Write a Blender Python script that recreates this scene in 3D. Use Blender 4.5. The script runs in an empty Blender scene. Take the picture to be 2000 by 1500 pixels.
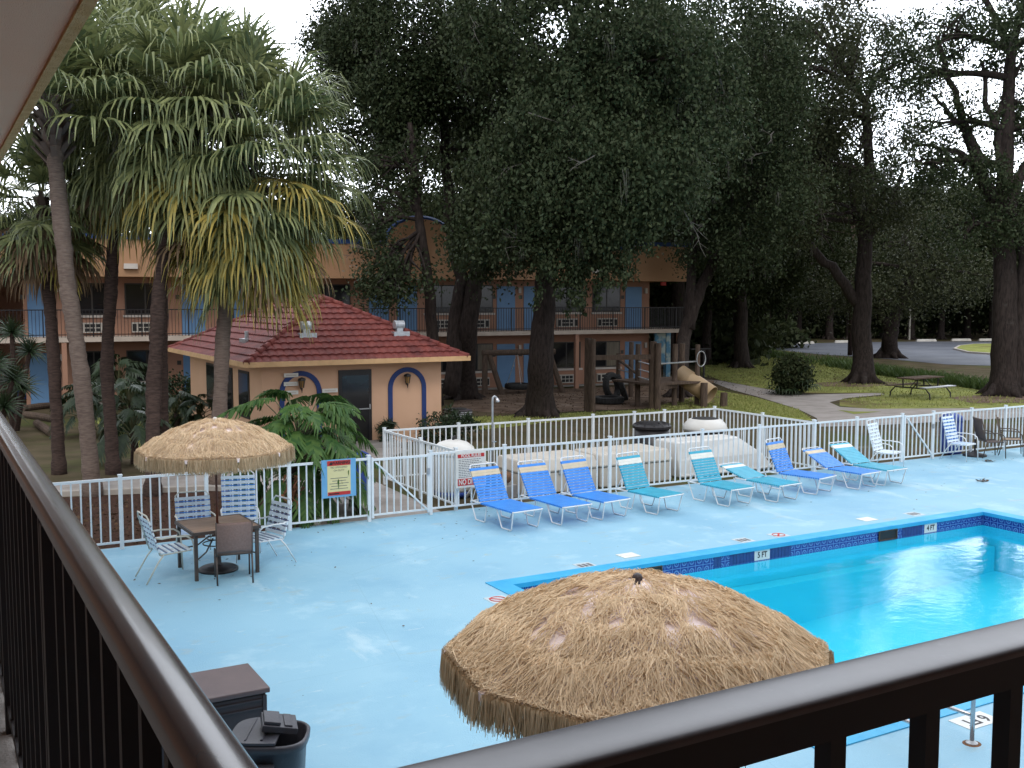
import bpy, math, random
import numpy as np
from mathutils import Vector, Matrix, Quaternion
R = math.radians
PI = math.pi
rnd = random.Random(7)
S = bpy.context.scene
COL = S.collection

# ---------------------------------------------------------------- camera
# world axes follow the pool: +X along its long side, +Y away from the balcony; metres
EYE = Vector((0, 0, 4.15))
FPX, PITCH, YAW = 2040.0, math.atan(167 / 2040.0), R(29.5)
cam = bpy.data.cameras.new('camera')
cam.sensor_width = 36
cam.lens = 36 * FPX / 2000
cam.clip_start = 0.05
cam.clip_end = 1500
camo = bpy.data.objects.new('camera', cam)
COL.objects.link(camo)
camo.location = EYE
camo.rotation_euler = (PI / 2 - PITCH, 0, -YAW)
S.camera = camo

# ---------------------------------------------------------------- sky, sun, exposure (thin bright overcast)
SUN_EL, SUN_AZ = R(48), R(205)     # azimuth measured clockwise from +Y
W = bpy.data.worlds.new('World')
S.world = W
W.use_nodes = True
wn, wl = W.node_tree.nodes, W.node_tree.links
bg = wn['Background']
sky = wn.new('ShaderNodeTexSky')
sky.sky_type = 'NISHITA'
sky.sun_disc = False
sky.sun_elevation = SUN_EL
sky.sun_rotation = SUN_AZ
sky.dust_density = 4
cl = wn.new('ShaderNodeMixRGB')
cl.inputs[0].default_value = 0.8
cl.inputs[2].default_value = (13.0, 13.6, 14.6, 1)      # cloud deck
wl.new(sky.outputs[0], cl.inputs[1])
# the cloud deck is thinner and brighter ahead, over the trees
wtc = wn.new('ShaderNodeTexCoord')
wdot = wn.new('ShaderNodeVectorMath'); wdot.operation = 'DOT_PRODUCT'
wdot.inputs[1].default_value = (math.sin(R(36)) * math.cos(R(22)), math.cos(R(36)) * math.cos(R(22)), math.sin(R(22)))
wl.new(wtc.outputs['Generated'], wdot.inputs[0])
wmr = wn.new('ShaderNodeMapRange'); wmr.interpolation_type = 'SMOOTHSTEP'
wmr.inputs['From Min'].default_value = .45; wmr.inputs['From Max'].default_value = 1.0
wmr.inputs['To Min'].default_value = 1.0; wmr.inputs['To Max'].default_value = 3.2
wl.new(wdot.outputs['Value'], wmr.inputs['Value'])
wmul = wn.new('ShaderNodeVectorMath'); wmul.operation = 'SCALE'
wl.new(cl.outputs[0], wmul.inputs[0]); wl.new(wmr.outputs[0], wmul.inputs['Scale'])
wl.new(wmul.outputs[0], bg.inputs[0])
bg.inputs[1].default_value = 0.10
sun = bpy.data.lights.new('sun', 'SUN')
sun.energy = 0.85
sun.angle = R(14)
sun.color = (1, .96, .9)
suno = bpy.data.objects.new('sun', sun)
COL.objects.link(suno)
sd = Vector((math.sin(SUN_AZ) * math.cos(SUN_EL), math.cos(SUN_AZ) * math.cos(SUN_EL), math.sin(SUN_EL)))
suno.rotation_euler = sd.to_track_quat('Z', 'Y').to_euler()
S.view_settings.view_transform = 'Standard'
S.view_settings.look = 'None'
S.view_settings.exposure = 0.08
S.view_settings.gamma = 1.0
S.cycles.max_bounces = 6
S.cycles.diffuse_bounces = 4
S.cycles.transparent_max_bounces = 8
S.cycles.caustics_reflective = False
S.cycles.caustics_refractive = False

# ---------------------------------------------------------------- survey helpers: a sight line from the balcony to a real place
RT = Vector((math.cos(YAW), -math.sin(YAW), 0))
FW = Vector((math.sin(YAW) * math.cos(PITCH), math.cos(YAW) * math.cos(PITCH), -math.sin(PITCH)))
UPV = RT.cross(FW)
def ray(px, py): return FW + RT * ((px - 1000) / FPX) + UPV * (-(py - 750) / FPX)
def at(px, py, f): return EYE + ray(px, py) * f
def at_z(px, py, z=0.0):
    d = ray(px, py); return EYE + d * ((z - EYE.z) / d.z)
def at_y(px, py, y):
    d = ray(px, py); return EYE + d * (y / d.y)

# ---------------------------------------------------------------- materials
def mat(name, c, c2=None, rough=.6, scale=3.0, detail=5, bump=0.0, bscale=30.0, metal=0.0, spec=.4,
        island=False, stretch=None, lo=.35, hi=.65, coat=0.0, coord='Object', transl=0.0):
    m = bpy.data.materials.new(name)
    m.use_nodes = True
    n, l = m.node_tree.nodes, m.node_tree.links
    p = n['Principled BSDF']
    p.inputs['Roughness'].default_value = rough
    p.inputs['Metallic'].default_value = metal
    p.inputs['Specular IOR Level'].default_value = spec
    p.inputs['Coat Weight'].default_value = coat
    if c2 is None: c2 = tuple(min(1, x * .75) for x in c)
    mix = n.new('ShaderNodeMixRGB')
    mix.inputs[1].default_value = (*c, 1)
    mix.inputs[2].default_value = (*c2, 1)
    tc = n.new('ShaderNodeTexCoord')
    src = tc.outputs[coord]
    if stretch:
        mp = n.new('ShaderNodeMapping'); mp.inputs['Scale'].default_value = stretch
        l.new(src, mp.inputs[0]); src = mp.outputs[0]
    if island:
        g = n.new('ShaderNodeNewGeometry')
        l.new(g.outputs['Random Per Island'], mix.inputs[0])
    else:
        t = n.new('ShaderNodeTexNoise')
        t.inputs['Scale'].default_value = scale
        t.inputs['Detail'].default_value = detail
        l.new(src, t.inputs['Vector'])
        r = n.new('ShaderNodeValToRGB')
        r.color_ramp.elements[0].position = lo
        r.color_ramp.elements[1].position = hi
        l.new(t.outputs['Fac'], r.inputs[0]); l.new(r.outputs[0], mix.inputs[0])
    l.new(mix.outputs[0], p.inputs['Base Color'])
    if bump:
        t2 = n.new('ShaderNodeTexNoise')
        t2.inputs['Scale'].default_value = bscale
        t2.inputs['Detail'].default_value = 4
        l.new(src, t2.inputs['Vector'])
        b = n.new('ShaderNodeBump')
        b.inputs['Strength'].default_value = bump
        b.inputs['Distance'].default_value = .02
        l.new(t2.outputs['Fac'], b.inputs['Height']); l.new(b.outputs[0], p.inputs['Normal'])
    if transl:
        o = n['Material Output']
        tr = n.new('ShaderNodeBsdfTranslucent')
        l.new(mix.outputs[0], tr.inputs[0])
        ms = n.new('ShaderNodeMixShader'); ms.inputs[0].default_value = transl
        l.new(p.outputs[0], ms.inputs[1]); l.new(tr.outputs[0], ms.inputs[2]); l.new(ms.outputs[0], o.inputs[0])
    return m
def layer(m, c, scale, lo, hi, amount=1.0, stretch=None, tex='noise', coord='Object'):
    """lay one more blotchy pigment over a material's base colour"""
    n, l = m.node_tree.nodes, m.node_tree.links
    p = n['Principled BSDF']
    old = p.inputs['Base Color'].links[0].from_socket
    tc = n.new('ShaderNodeTexCoord'); src = tc.outputs[coord]
    if stretch:
        mp = n.new('ShaderNodeMapping'); mp.inputs['Scale'].default_value = stretch
        l.new(src, mp.inputs[0]); src = mp.outputs[0]
    if tex == 'noise':
        t = n.new('ShaderNodeTexNoise'); t.inputs['Detail'].default_value = 8; t.inputs['Roughness'].default_value = .62
        out = t.outputs['Fac']
    else:
        t = n.new('ShaderNodeTexVoronoi'); t.feature = 'DISTANCE_TO_EDGE'; out = t.outputs['Distance']
    t.inputs['Scale'].default_value = scale
    l.new(src, t.inputs['Vector'])
    mr = n.new('ShaderNodeMapRange')
    mr.inputs['From Min'].default_value = lo; mr.inputs['From Max'].default_value = hi
    mr.inputs['To Max'].default_value = amount
    l.new(out, mr.inputs['Value'])
    mx = n.new('ShaderNodeMixRGB'); mx.inputs[2].default_value = (*c, 1)
    l.new(mr.outputs[0], mx.inputs[0]); l.new(old, mx.inputs[1]); l.new(mx.outputs[0], p.inputs['Base Color'])
    return m

M = {}
M['deck'] = mat('deck_paint', (.235, .455, .595), (.27, .49, .62), rough=.55, scale=.6, bump=.25, bscale=60, spec=.35, detail=8)
layer(M['deck'], (.38, .59, .70), 1.1, .55, .70, .75)
layer(M['deck'], (.18, .39, .55), .45, .50, .70, .8)
layer(M['deck'], (.30, .42, .47), 1.3, .60, .68, .7, (1, 2.2, 1))
layer(M['deck'], (.52, .63, .68), 3.5, .62, .70, .4, (1, 2.6, 1))
layer(M['deck'], (.32, .46, .46), 1.7, .64, .74, .55, (2, 1, 1))
layer(M['deck'], (.16, .22, .25), 26, .71, .76, .7)
layer(M['deck'], (.19, .37, .48), .16, .0012, 0, .5, None, 'vor')
layer(M['deck'], (.45, .62, .70), .8, .60, .66, .55, (1, .35, 1))
layer(M['deck'], (.40, .44, .34), 2.6, .66, .74, .6)
M['coping'] = mat('coping_paint', (.03, .36, .66), (.05, .42, .70), rough=.45, scale=3, bump=.1, bscale=50)
M['basin'] = mat('pool_plaster', (.035, .66, .86), (.05, .70, .88), rough=.6, scale=1.5)
M['white'] = mat('white_powder_coat', (.66, .72, .76), (.74, .79, .82), rough=.42, scale=5, spec=.5)
M['whiteframe'] = mat('white_tube', (.78, .80, .82), (.70, .72, .73), rough=.35, scale=8, spec=.5)
M['creamframe'] = mat('cream_tube', (.70, .68, .60), (.60, .58, .50), rough=.4, scale=8)
M['blue_vinyl'] = mat('blue_vinyl', (.03, .22, .70), (.05, .27, .74), rough=.35, scale=9, spec=.5)
M['teal_vinyl'] = mat('teal_vinyl', (.03, .34, .50), (.04, .40, .56), rough=.35, scale=9, spec=.5)
M['beige_vinyl'] = mat('beige_vinyl', (.56, .48, .34), (.62, .54, .40), rough=.45, scale=9)
M['white_vinyl'] = mat('white_vinyl', (.78, .78, .72), (.70, .70, .64), rough=.4, scale=9)
M['pale_vinyl'] = mat('pale_blue_vinyl', (.70, .80, .88), (.76, .84, .9), rough=.4, scale=9)
M['navy_vinyl'] = mat('navy_vinyl', (.07, .09, .22), (.10, .12, .26), rough=.4, scale=9)
M['black'] = mat('black_paint', (.012, .011, .013), (.02, .018, .02), rough=.4, scale=4)
M['rail'] = mat('rail_enamel', (.045, .038, .043), (.060, .047, .046), rough=.26, scale=9, bump=.006, bscale=70, spec=.5, coat=.12)
layer(M['rail'], (.085, .066, .06), 14, .62, .72, .4)
M['rail2'] = mat('worn_rail_enamel', (.060, .056, .064), (.085, .08, .088), rough=.36, scale=14, bump=.006, bscale=90, spec=.6)
layer(M['rail2'], (.16, .15, .16), 30, .60, .75, .35)
M['bar'] = mat('railing_bar_paint', (.009, .007, .009), (.016, .012, .012), rough=.5, scale=6)
M['soffit'] = mat('soffit_stucco', (.90, .50, .33), (.92, .54, .37), rough=.9, scale=1.2, bump=.5, bscale=220, spec=.1)
M['fasciaedge'] = mat('fascia_edge_stucco', (.88, .54, .26), (.76, .42, .18), rough=.9, scale=20, bump=.9, bscale=160, spec=.1)
M['seam'] = mat('seam_rust', (.24, .10, .08), (.30, .16, .13), rough=.9, scale=12)
M['concrete'] = mat('concrete', (.30, .28, .26), (.24, .225, .21), rough=.85, scale=3, bump=.3, bscale=90, spec=.2)
layer(M['concrete'], (.12, .11, .10), 2.2, .58, .75, .6)
M['walk'] = mat('sidewalk_concrete', (.34, .31, .29), (.27, .245, .225), rough=.9, scale=1.4, bump=.25, bscale=60, spec=.2)
layer(M['walk'], (.20, .17, .15), .7, .55, .75, .6)
M['curb'] = mat('curb_concrete', (.42, .38, .34), (.34, .31, .28), rough=.9, scale=3, bump=.3, bscale=50)
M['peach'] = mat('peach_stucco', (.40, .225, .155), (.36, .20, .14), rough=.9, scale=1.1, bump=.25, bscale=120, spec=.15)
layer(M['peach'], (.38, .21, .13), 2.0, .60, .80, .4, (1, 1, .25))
M['fascia'] = mat('tan_stucco', (.43, .25, .145), (.39, .225, .13), rough=.9, scale=.7, bump=.25, bscale=90, spec=.15)
layer(M['fascia'], (.45, .29, .17), 1.6, .62, .82, .4, (1, 1, .2))
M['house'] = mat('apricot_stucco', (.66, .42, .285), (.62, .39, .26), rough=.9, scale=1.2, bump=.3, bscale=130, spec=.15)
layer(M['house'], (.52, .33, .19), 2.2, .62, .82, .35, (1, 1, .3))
M['houseedge'] = mat('eave_board', (.66, .42, .22), (.55, .35, .18), rough=.8, scale=4)
M['navy'] = mat('navy_trim', (.012, .035, .15), (.016, .045, .18), rough=.6, scale=4)
M['bluetrim'] = mat('blue_trim', (.012, .042, .15), (.015, .05, .17), rough=.6, scale=4)
M['bluedoor'] = mat('blue_door_paint', (.115, .235, .42), (.13, .26, .45), rough=.5, scale=3)
M['window'] = mat('dark_window', (.012, .012, .014), (.02, .02, .022), rough=.08, scale=.8, spec=.5)
M['curtain'] = mat('curtain_behind_glass', (.20, .17, .12), (.12, .10, .075), rough=.25, scale=4, stretch=(9, 9, .3))
M['winframe'] = mat('window_frame', (.05, .045, .04), rough=.5)
M['sill'] = mat('sill_paint', (.60, .55, .50), (.5, .46, .42), rough=.8)
M['acwhite'] = mat('ac_white', (.50, .47, .42), (.42, .39, .35), rough=.6, scale=6)
M['acdark'] = mat('ac_dark', (.02, .02, .02), rough=.7)
M['slab'] = mat('slab_edge', (.55, .47, .40), (.45, .38, .32), rough=.9, scale=2)
M['tile'] = mat('clay_tile', (.205, .050, .040), (.135, .034, .030), rough=.72, scale=3.2, bump=.15, bscale=60, spec=.3)
layer(M['tile'], (.06, .018, .02), 1.3, .56, .76, .75)
layer(M['tile'], (.27, .08, .065), 7, .60, .76, .55)
M['galv'] = mat('galvanised', (.50, .52, .54), (.38, .40, .42), rough=.4, metal=.6, scale=12)
M['chrome'] = mat('stainless', (.62, .62, .64), (.5, .5, .52), rough=.22, metal=.9, scale=9)
M['rust'] = mat('rust', (.22, .10, .05), (.12, .06, .03), rough=.9, scale=20)
M['straw'] = mat('straw', (.88, .71, .50), (.57, .44, .29), rough=.85, island=True, spec=.15, transl=.2)
M['strawrim'] = mat('straw_fringe', (.70, .54, .36), (.42, .31, .19), rough=.9, island=True, spec=.1, transl=.25)
M['canvas'] = mat('pinkish_canvas', (.86, .76, .76), (.78, .66, .66), rough=.9, scale=6)
M['bronze'] = mat('bronze_frame', (.055, .042, .036), (.085, .065, .055), rough=.5, scale=8)
M['sling'] = mat('taupe_sling', (.24, .165, .145), (.20, .135, .12), rough=.8, scale=40, bump=.1, bscale=300)
M['darksling'] = mat('brown_sling', (.105, .08, .07), (.08, .06, .055), rough=.8, scale=40)
M['tansling'] = mat('tan_sling', (.36, .27, .19), (.30, .22, .16), rough=.8, scale=40)
M['tabletop'] = mat('faux_wood_tabletop', (.38, .25, .165), (.27, .17, .115), rough=.6, scale=2.2, stretch=(1, 9, 1), bump=.1, bscale=12)
M['reddpole'] = mat('stained_pole', (.16, .06, .035), (.11, .04, .025), rough=.5)
M['resin'] = mat('brown_resin', (.135, .10, .10), (.115, .085, .088), rough=.45, scale=5, bump=.15, bscale=90)
M['resindark'] = mat('dark_resin', (.055, .046, .052), (.045, .038, .044), rough=.5, scale=5, bump=.15, bscale=70)
M['binplastic'] = mat('charcoal_plastic', (.060, .062, .075), (.05, .05, .062), rough=.4, scale=5, bump=.1, bscale=60)
M['bluebin'] = mat('blue_bin_plastic', (.015, .045, .24), (.02, .06, .28), rough=.45, scale=5)
M['fiberglass'] = mat('fiberglass', (.54, .50, .44), (.48, .44, .38), rough=.5, scale=2)
layer(M['fiberglass'], (.33, .30, .26), 3, .60, .75, .5, (1, 1, .4))
M['whitefiber'] = mat('white_fiberglass', (.66, .655, .63), (.58, .57, .54), rough=.45, scale=2)
layer(M['whitefiber'], (.42, .40, .36), 3, .62, .78, .5, (1, 1, .3))
M['bark'] = mat('oak_bark', (.050, .039, .035), (.024, .019, .018), rough=.95, scale=5, stretch=(3, 3, .6), bump=1, bscale=14, spec=.1)
layer(M['bark'], (.09, .085, .075), 3, .60, .75, .5)
M['palmbark'] = mat('palm_bark', (.20, .155, .13), (.135, .10, .085), rough=.95, scale=7, stretch=(1, 1, 5), bump=.9, bscale=16, spec=.1)
M['palmdark'] = mat('dark_palm_bark', (.085, .058, .050), (.045, .032, .028), rough=.95, scale=7, stretch=(1, 1, 4), bump=.9, bscale=16, spec=.1)
M['boots'] = mat('palm_boots', (.20, .15, .13), (.12, .09, .078), rough=.9, island=True)
M['leaf'] = mat('oak_leaf', (.024, .040, .017), (.052, .066, .030), rough=.6, island=True, spec=.18, transl=.15)
M['leaf2'] = mat('oak_leaf_olive', (.034, .043, .019), (.060, .066, .033), rough=.6, island=True, spec=.15, transl=.15)
M['leafdark'] = mat('wood_leaf', (.020, .030, .012), (.042, .050, .022), rough=.7, island=True, spec=.1, transl=.12)
M['oakmoss'] = mat('oak_hanging_moss', (.085, .085, .07), (.055, .055, .045), rough=.95, island=True)
M['twig'] = mat('dead_twig', (.15, .14, .125), (.11, .10, .09), rough=.95, island=True)
M['moss'] = mat('hanging_moss', (.19, .18, .155), (.13, .12, .105), rough=.95, island=True)
M['frond'] = mat('palm_frond', (.075, .105, .048), (.30, .33, .14), rough=.45, island=True, spec=.4, transl=.25)
M['frondold'] = mat('yellowing_frond', (.16, .175, .06), (.50, .38, .09), rough=.5, island=True, spec=.35, transl=.25)
M['fronddead'] = mat('dead_frond', (.24, .165, .10), (.15, .105, .07), rough=.9, island=True, spec=.1, transl=.15)
M['phil'] = mat('philodendron_leaf', (.028, .085, .020), (.085, .16, .036), rough=.5, island=True, spec=.25, transl=.2)
M['shrub'] = mat('shrub_leaf', (.018, .036, .016), (.036, .060, .026), rough=.45, island=True, spec=.4, transl=.15)
M['stem'] = mat('green_stem', (.10, .13, .05), (.14, .12, .07), rough=.6)
M['wood'] = mat('weathered_timber', (.13, .095, .073), (.075, .055, .044), rough=.95, scale=5, stretch=(4, 4, .7), bump=.6, bscale=16, spec=.1)
M['slide'] = mat('tan_slide_plastic', (.44, .315, .185), (.40, .28, .16), rough=.5, scale=2)
M['rubber'] = mat('tyre_rubber', (.016, .016, .017), (.03, .03, .03), rough=.8, scale=9)
M['asphalt'] = mat('asphalt', (.125, .135, .16), (.085, .094, .115), rough=.75, scale=.35, bump=.3, bscale=40, spec=.3)
layer(M['asphalt'], (.15, .155, .17), .25, .52, .68, .7)
M['stripe'] = mat('wheel_stop_paint', (.62, .60, .55), (.5, .48, .44), rough=.8)
M['mulch'] = mat('mulch', (.085, .045, .032), (.035, .022, .018), rough=1, scale=26, bump=1, bscale=30, spec=.05)
layer(M['mulch'], (.16, .10, .07), 9, .60, .72, .7)
M['sand'] = mat('bare_sandy_soil', (.20, .145, .11), (.11, .075, .055), rough=1, scale=1.3, bump=.6, bscale=22, spec=.05)
layer(M['sand'], (.36, .31, .27), .8, .58, .74, .7)
M['grass'] = mat('lawn', (.27, .29, .08), (.17, .19, .055), rough=.95, scale=1.0, bump=.7, bscale=45, spec=.1, detail=9)
layer(M['grass'], (.19, .15, .06), .45, .54, .70, .75)
layer(M['grass'], (.10, .065, .04), .22, .56, .68, .8)
M['blade'] = mat('grass_blade', (.20, .24, .06), (.34, .34, .12), rough=.7, island=True, transl=.2)
M['blade2'] = mat('ditch_weed', (.055, .10, .025), (.10, .15, .04), rough=.6, island=True, transl=.2)
M['litter'] = mat('leaf_litter', (.12, .07, .035), (.05, .035, .025), rough=.9, island=True)
M['ground'] = mat('shaded_ground', (.105, .082, .052), (.060, .052, .028), rough=1, scale=.7, bump=.7, bscale=26, spec=.05, detail=9)
layer(M['ground'], (.070, .080, .028), .3, .50, .62, .8)
layer(M['ground'], (.28, .23, .19), .5, .64, .74, .6)
M['signwhite'] = mat('sign_white', (.72, .72, .68), (.66, .66, .62), rough=.5, scale=6)
M['signred'] = mat('sign_red', (.52, .035, .03), (.46, .03, .03), rough=.5, scale=6)
M['signyellow'] = mat('sign_cream', (.70, .64, .34), (.66, .60, .32), rough=.5, scale=6)
M['signblue'] = mat('sign_blue_board', (.14, .36, .62), (.16, .40, .66), rough=.5, scale=6)
M['signblack'] = mat('sign_ink', (.015, .015, .02), rough=.6)
M['signgrey'] = mat('sign_small_print', (.14, .14, .15), rough=.6)
M['tilewhite'] = mat('white_tile', (.70, .72, .72), (.64, .66, .66), rough=.3, scale=9)
M['tilenavy'] = mat('navy_tile', (.012, .03, .17), (.016, .04, .21), rough=.15, scale=14, spec=.6)
M['faint'] = mat('worn_marker', (.42, .52, .58), (.52, .58, .60), rough=.6, scale=20)
M['amber'] = mat('lantern_glass', (.30, .18, .07), (.22, .13, .05), rough=.2)
M['mural'] = mat('painted_mural', (.10, .26, .40), (.42, .50, .48), rough=.7, scale=2.2, lo=.45, hi=.55)
M['pole'] = mat('light_pole', (.42, .40, .36), rough=.7)

def tile_band():
    m = bpy.data.materials.new('patterned_pool_tile'); m.use_nodes = True
    n, l = m.node_tree.nodes, m.node_tree.links
    p = n['Principled BSDF']; p.inputs['Roughness'].default_value = .2
    tc = n.new('ShaderNodeTexCoord'); sp = n.new('ShaderNodeSeparateXYZ'); l.new(tc.outputs['Object'], sp.inputs[0])
    def mth(op, a, b=None):
        x = n.new('ShaderNodeMath'); x.operation = op
        for i, v in enumerate((a, b)):
            if v is None: continue
            if isinstance(v, (int, float)): x.inputs[i].default_value = v
            else: l.new(v, x.inputs[i])
        return x.outputs[0]
    a = mth('ADD', sp.outputs[0], sp.outputs[1])
    fx = mth('SUBTRACT', mth('FRACT', mth('MULTIPLY', a, 1 / .155)), .5)
    fz = mth('SUBTRACT', mth('FRACT', mth('MULTIPLY', sp.outputs[2], 1 / .155)), .5)
    rr = mth('SQRT', mth('ADD', mth('MULTIPLY', fx, fx), mth('MULTIPLY', fz, fz)))
    ring = mth('LESS_THAN', mth('ABSOLUTE', mth('SUBTRACT', rr, .26)), .075)
    dot = mth('LESS_THAN', rr, .09)
    edge = mth('GREATER_THAN', mth('MAXIMUM', mth('ABSOLUTE', fx), mth('ABSOLUTE', fz)), .46)
    f = mth('MAXIMUM', mth('MAXIMUM', ring, dot), edge)
    mx = n.new('ShaderNodeMixRGB'); l.new(f, mx.inputs[0])
    mx.inputs[1].default_value = (.015, .045, .26, 1); mx.inputs[2].default_value = (.10, .22, .52, 1)
    l.new(mx.outputs[0], p.inputs['Base Color'])
    return m
M['tileband'] = tile_band()

def water_mat():
    m = bpy.data.materials.new('pool_water'); m.use_nodes = True
    n, l = m.node_tree.nodes, m.node_tree.links
    n.remove(n['Principled BSDF'])
    o = n['Material Output']
    tr = n.new('ShaderNodeBsdfTransparent'); tr.inputs[0].default_value = (.70, .91, .945, 1)
    gl = n.new('ShaderNodeBsdfGlossy'); gl.inputs['Roughness'].default_value = .015
    fr = n.new('ShaderNodeFresnel'); fr.inputs[0].default_value = 1.40
    tc = n.new('ShaderNodeTexCoord')
    t = n.new('ShaderNodeTexNoise'); t.inputs['Scale'].default_value = 2.4; t.inputs['Detail'].default_value = 7
    t.inputs['Roughness'].default_value = .55
    l.new(tc.outputs['Object'], t.inputs['Vector'])
    b = n.new('ShaderNodeBump'); b.inputs['Strength'].default_value = .16; b.inputs['Distance'].default_value = .04
    l.new(t.outputs['Fac'], b.inputs['Height'])
    l.new(b.outputs[0], gl.inputs['Normal'])
    l.new(b.outputs[0], fr.inputs['Normal'])
    mx = n.new('ShaderNodeMixShader')
    geo = n.new('ShaderNodeNewGeometry')      # no mirror on the underside: the surface does not bend light here
    inv = n.new('ShaderNodeMath'); inv.operation = 'SUBTRACT'; inv.inputs[0].default_value = 1; l.new(geo.outputs['Backfacing'], inv.inputs[1])
    fm = n.new('ShaderNodeMath'); fm.operation = 'MULTIPLY'; l.new(fr.outputs[0], fm.inputs[0]); l.new(inv.outputs[0], fm.inputs[1])
    l.new(fm.outputs[0], mx.inputs[0]); l.new(tr.outputs[0], mx.inputs[1]); l.new(gl.outputs[0], mx.inputs[2])
    l.new(mx.outputs[0], o.inputs[0])
    return m
M['water'] = water_mat()

# ---------------------------------------------------------------- mesh helpers
class MB:
    def __init__(s): s.v, s.f, s.mi = [], [], []
    def add(s, vs, fs, mi=0):
        b = len(s.v); s.v += [tuple(x) for x in vs]; s.f += [tuple(i + b for i in q) for q in fs]; s.mi += [mi] * len(fs); return s
    def box(s, x0, x1, y0, y1, z0, z1, mi=0, m=None):
        vs = [Vector((x, y, z)) for z in (z0, z1) for y in (y0, y1) for x in (x0, x1)]
        if m is not None: vs = [m @ q for q in vs]
        return s.add(vs, [(0, 2, 3, 1), (4, 5, 7, 6), (0, 1, 5, 4), (2, 6, 7, 3), (0, 4, 6, 2), (1, 3, 7, 5)], mi)
    def bar(s, p, q, w, h, mi=0, up=(0, 0, 1)):
        p, q = Vector(p), Vector(q); d = (q - p).normalized(); u = Vector(up)
        if abs(d.dot(u)) > .98: u = Vector((1, 0, 0))
        a = d.cross(u).normalized() * (w / 2); b = a.cross(d).normalized() * (h / 2)
        vs = [p - a - b, p + a - b, p + a + b, p - a + b, q - a - b, q + a - b, q + a + b, q - a + b]
        return s.add(vs, [(3, 2, 1, 0), (4, 5, 6, 7), (0, 1, 5, 4), (1, 2, 6, 5), (2, 3, 7, 6), (3, 0, 4, 7)], mi)
    def tube(s, pts, r, n=8, mi=0, cap=True):
        pts = [Vector(p) for p in pts]
        rs = r if isinstance(r, (list, tuple)) else [r] * len(pts)
        b = len(s.v); prev = None; k = len(pts)
        for i, p in enumerate(pts):
            d = (pts[min(i + 1, k - 1)] - pts[max(i - 1, 0)])
            d = d.normalized() if d.length > 1e-9 else Vector((0, 0, 1))
            if prev is None:
                a = d.orthogonal().normalized()
            else:
                a = (prev - d * prev.dot(d)); a = a.normalized() if a.length > 1e-6 else d.orthogonal().normalized()
            prev = a; c = d.cross(a)
            for j in range(n):
                t = 2 * PI * j / n
                s.v.append(tuple(p + (a * math.cos(t) + c * math.sin(t)) * rs[i]))
        for i in range(k - 1):
            for j in range(n):
                j2 = (j + 1) % n
                s.f.append((b + i * n + j, b + i * n + j2, b + (i + 1) * n + j2, b + (i + 1) * n + j)); s.mi.append(mi)
        if cap:
            s.f.append(tuple(b + j for j in range(n - 1, -1, -1))); s.mi.append(mi)
            s.f.append(tuple(b + (k - 1) * n + j for j in range(n))); s.mi.append(mi)
        return s
    def lathe(s, prof, n=24, c=(0, 0, 0), mi=0, cap=True, sx=1, sy=1):
        b = len(s.v); c = Vector(c)
        for r, z in prof:
            for j in range(n):
                t = 2 * PI * j / n
                s.v.append((c.x + r * math.cos(t) * sx, c.y + r * math.sin(t) * sy, c.z + z))
        for i in range(len(prof) - 1):
            for j in range(n):
                j2 = (j + 1) % n
                s.f.append((b + i * n + j, b + i * n + j2, b + (i + 1) * n + j2, b + (i + 1) * n + j)); s.mi.append(mi)
        if cap:
            s.f.append(tuple(b + j for j in range(n - 1, -1, -1))); s.mi.append(mi)
            s.f.append(tuple(b + (len(prof) - 1) * n + j for j in range(n))); s.mi.append(mi)
        return s
    def prism(s, poly, z0, z1, mi=0, m=None):
        k = len(poly)
        vs = [Vector((x, y, z0)) for x, y in poly] + [Vector((x, y, z1)) for x, y in poly]
        if m is not None: vs = [m @ q for q in vs]
        fs = [tuple(range(k - 1, -1, -1)), tuple(range(k, 2 * k))] + [(i, (i + 1) % k, k + (i + 1) % k, k + i) for i in range(k)]
        return s.add(vs, fs, mi)
    def build(s, name, mats, parent=None, smooth=False, bevel=0, loc=None):
        me = bpy.data.meshes.new(name)
        me.from_pydata(s.v, [], s.f)
        for m in (mats if isinstance(mats, (list, tuple)) else [mats]): me.materials.append(m)
        me.polygons.foreach_set('material_index', s.mi)
        if smooth: me.polygons.foreach_set('use_smooth', [True] * len(s.f))
        me.update()
        o = bpy.data.objects.new(name, me); COL.objects.link(o)
        if parent: o.parent = parent
        if loc is not None: o.location = loc
        if bevel:
            bv = o.modifiers.new('bevel', 'BEVEL'); bv.width = bevel; bv.segments = 2; bv.limit_method = 'ANGLE'; bv.angle_limit = R(40)
        return o
def np_quads(name, V, mats, parent=None, mi=None):
    V = np.asarray(V, dtype=np.float32).reshape(-1, 3); n = len(V) // 4
    me = bpy.data.meshes.new(name)
    me.vertices.add(n * 4); me.vertices.foreach_set('co', V.ravel())
    me.loops.add(n * 4); me.loops.foreach_set('vertex_index', np.arange(n * 4, dtype=np.int32))
    me.polygons.add(n); me.polygons.foreach_set('loop_start', np.arange(0, n * 4, 4, dtype=np.int32))
    for m in (mats if isinstance(mats, (list, tuple)) else [mats]): me.materials.append(m)
    if mi is not None: me.polygons.foreach_set('material_index', np.asarray(mi, dtype=np.int32))
    me.update(calc_edges=True); me.validate()
    o = bpy.data.objects.new(name, me); COL.objects.link(o)
    if parent: o.parent = parent
    return o
def tag(o, label=None, cat=None, group=None, kind=None):
    if label: o['label'] = label
    if cat: o['category'] = cat
    if group: o['group'] = group
    if kind: o['kind'] = kind
    return o
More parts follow.
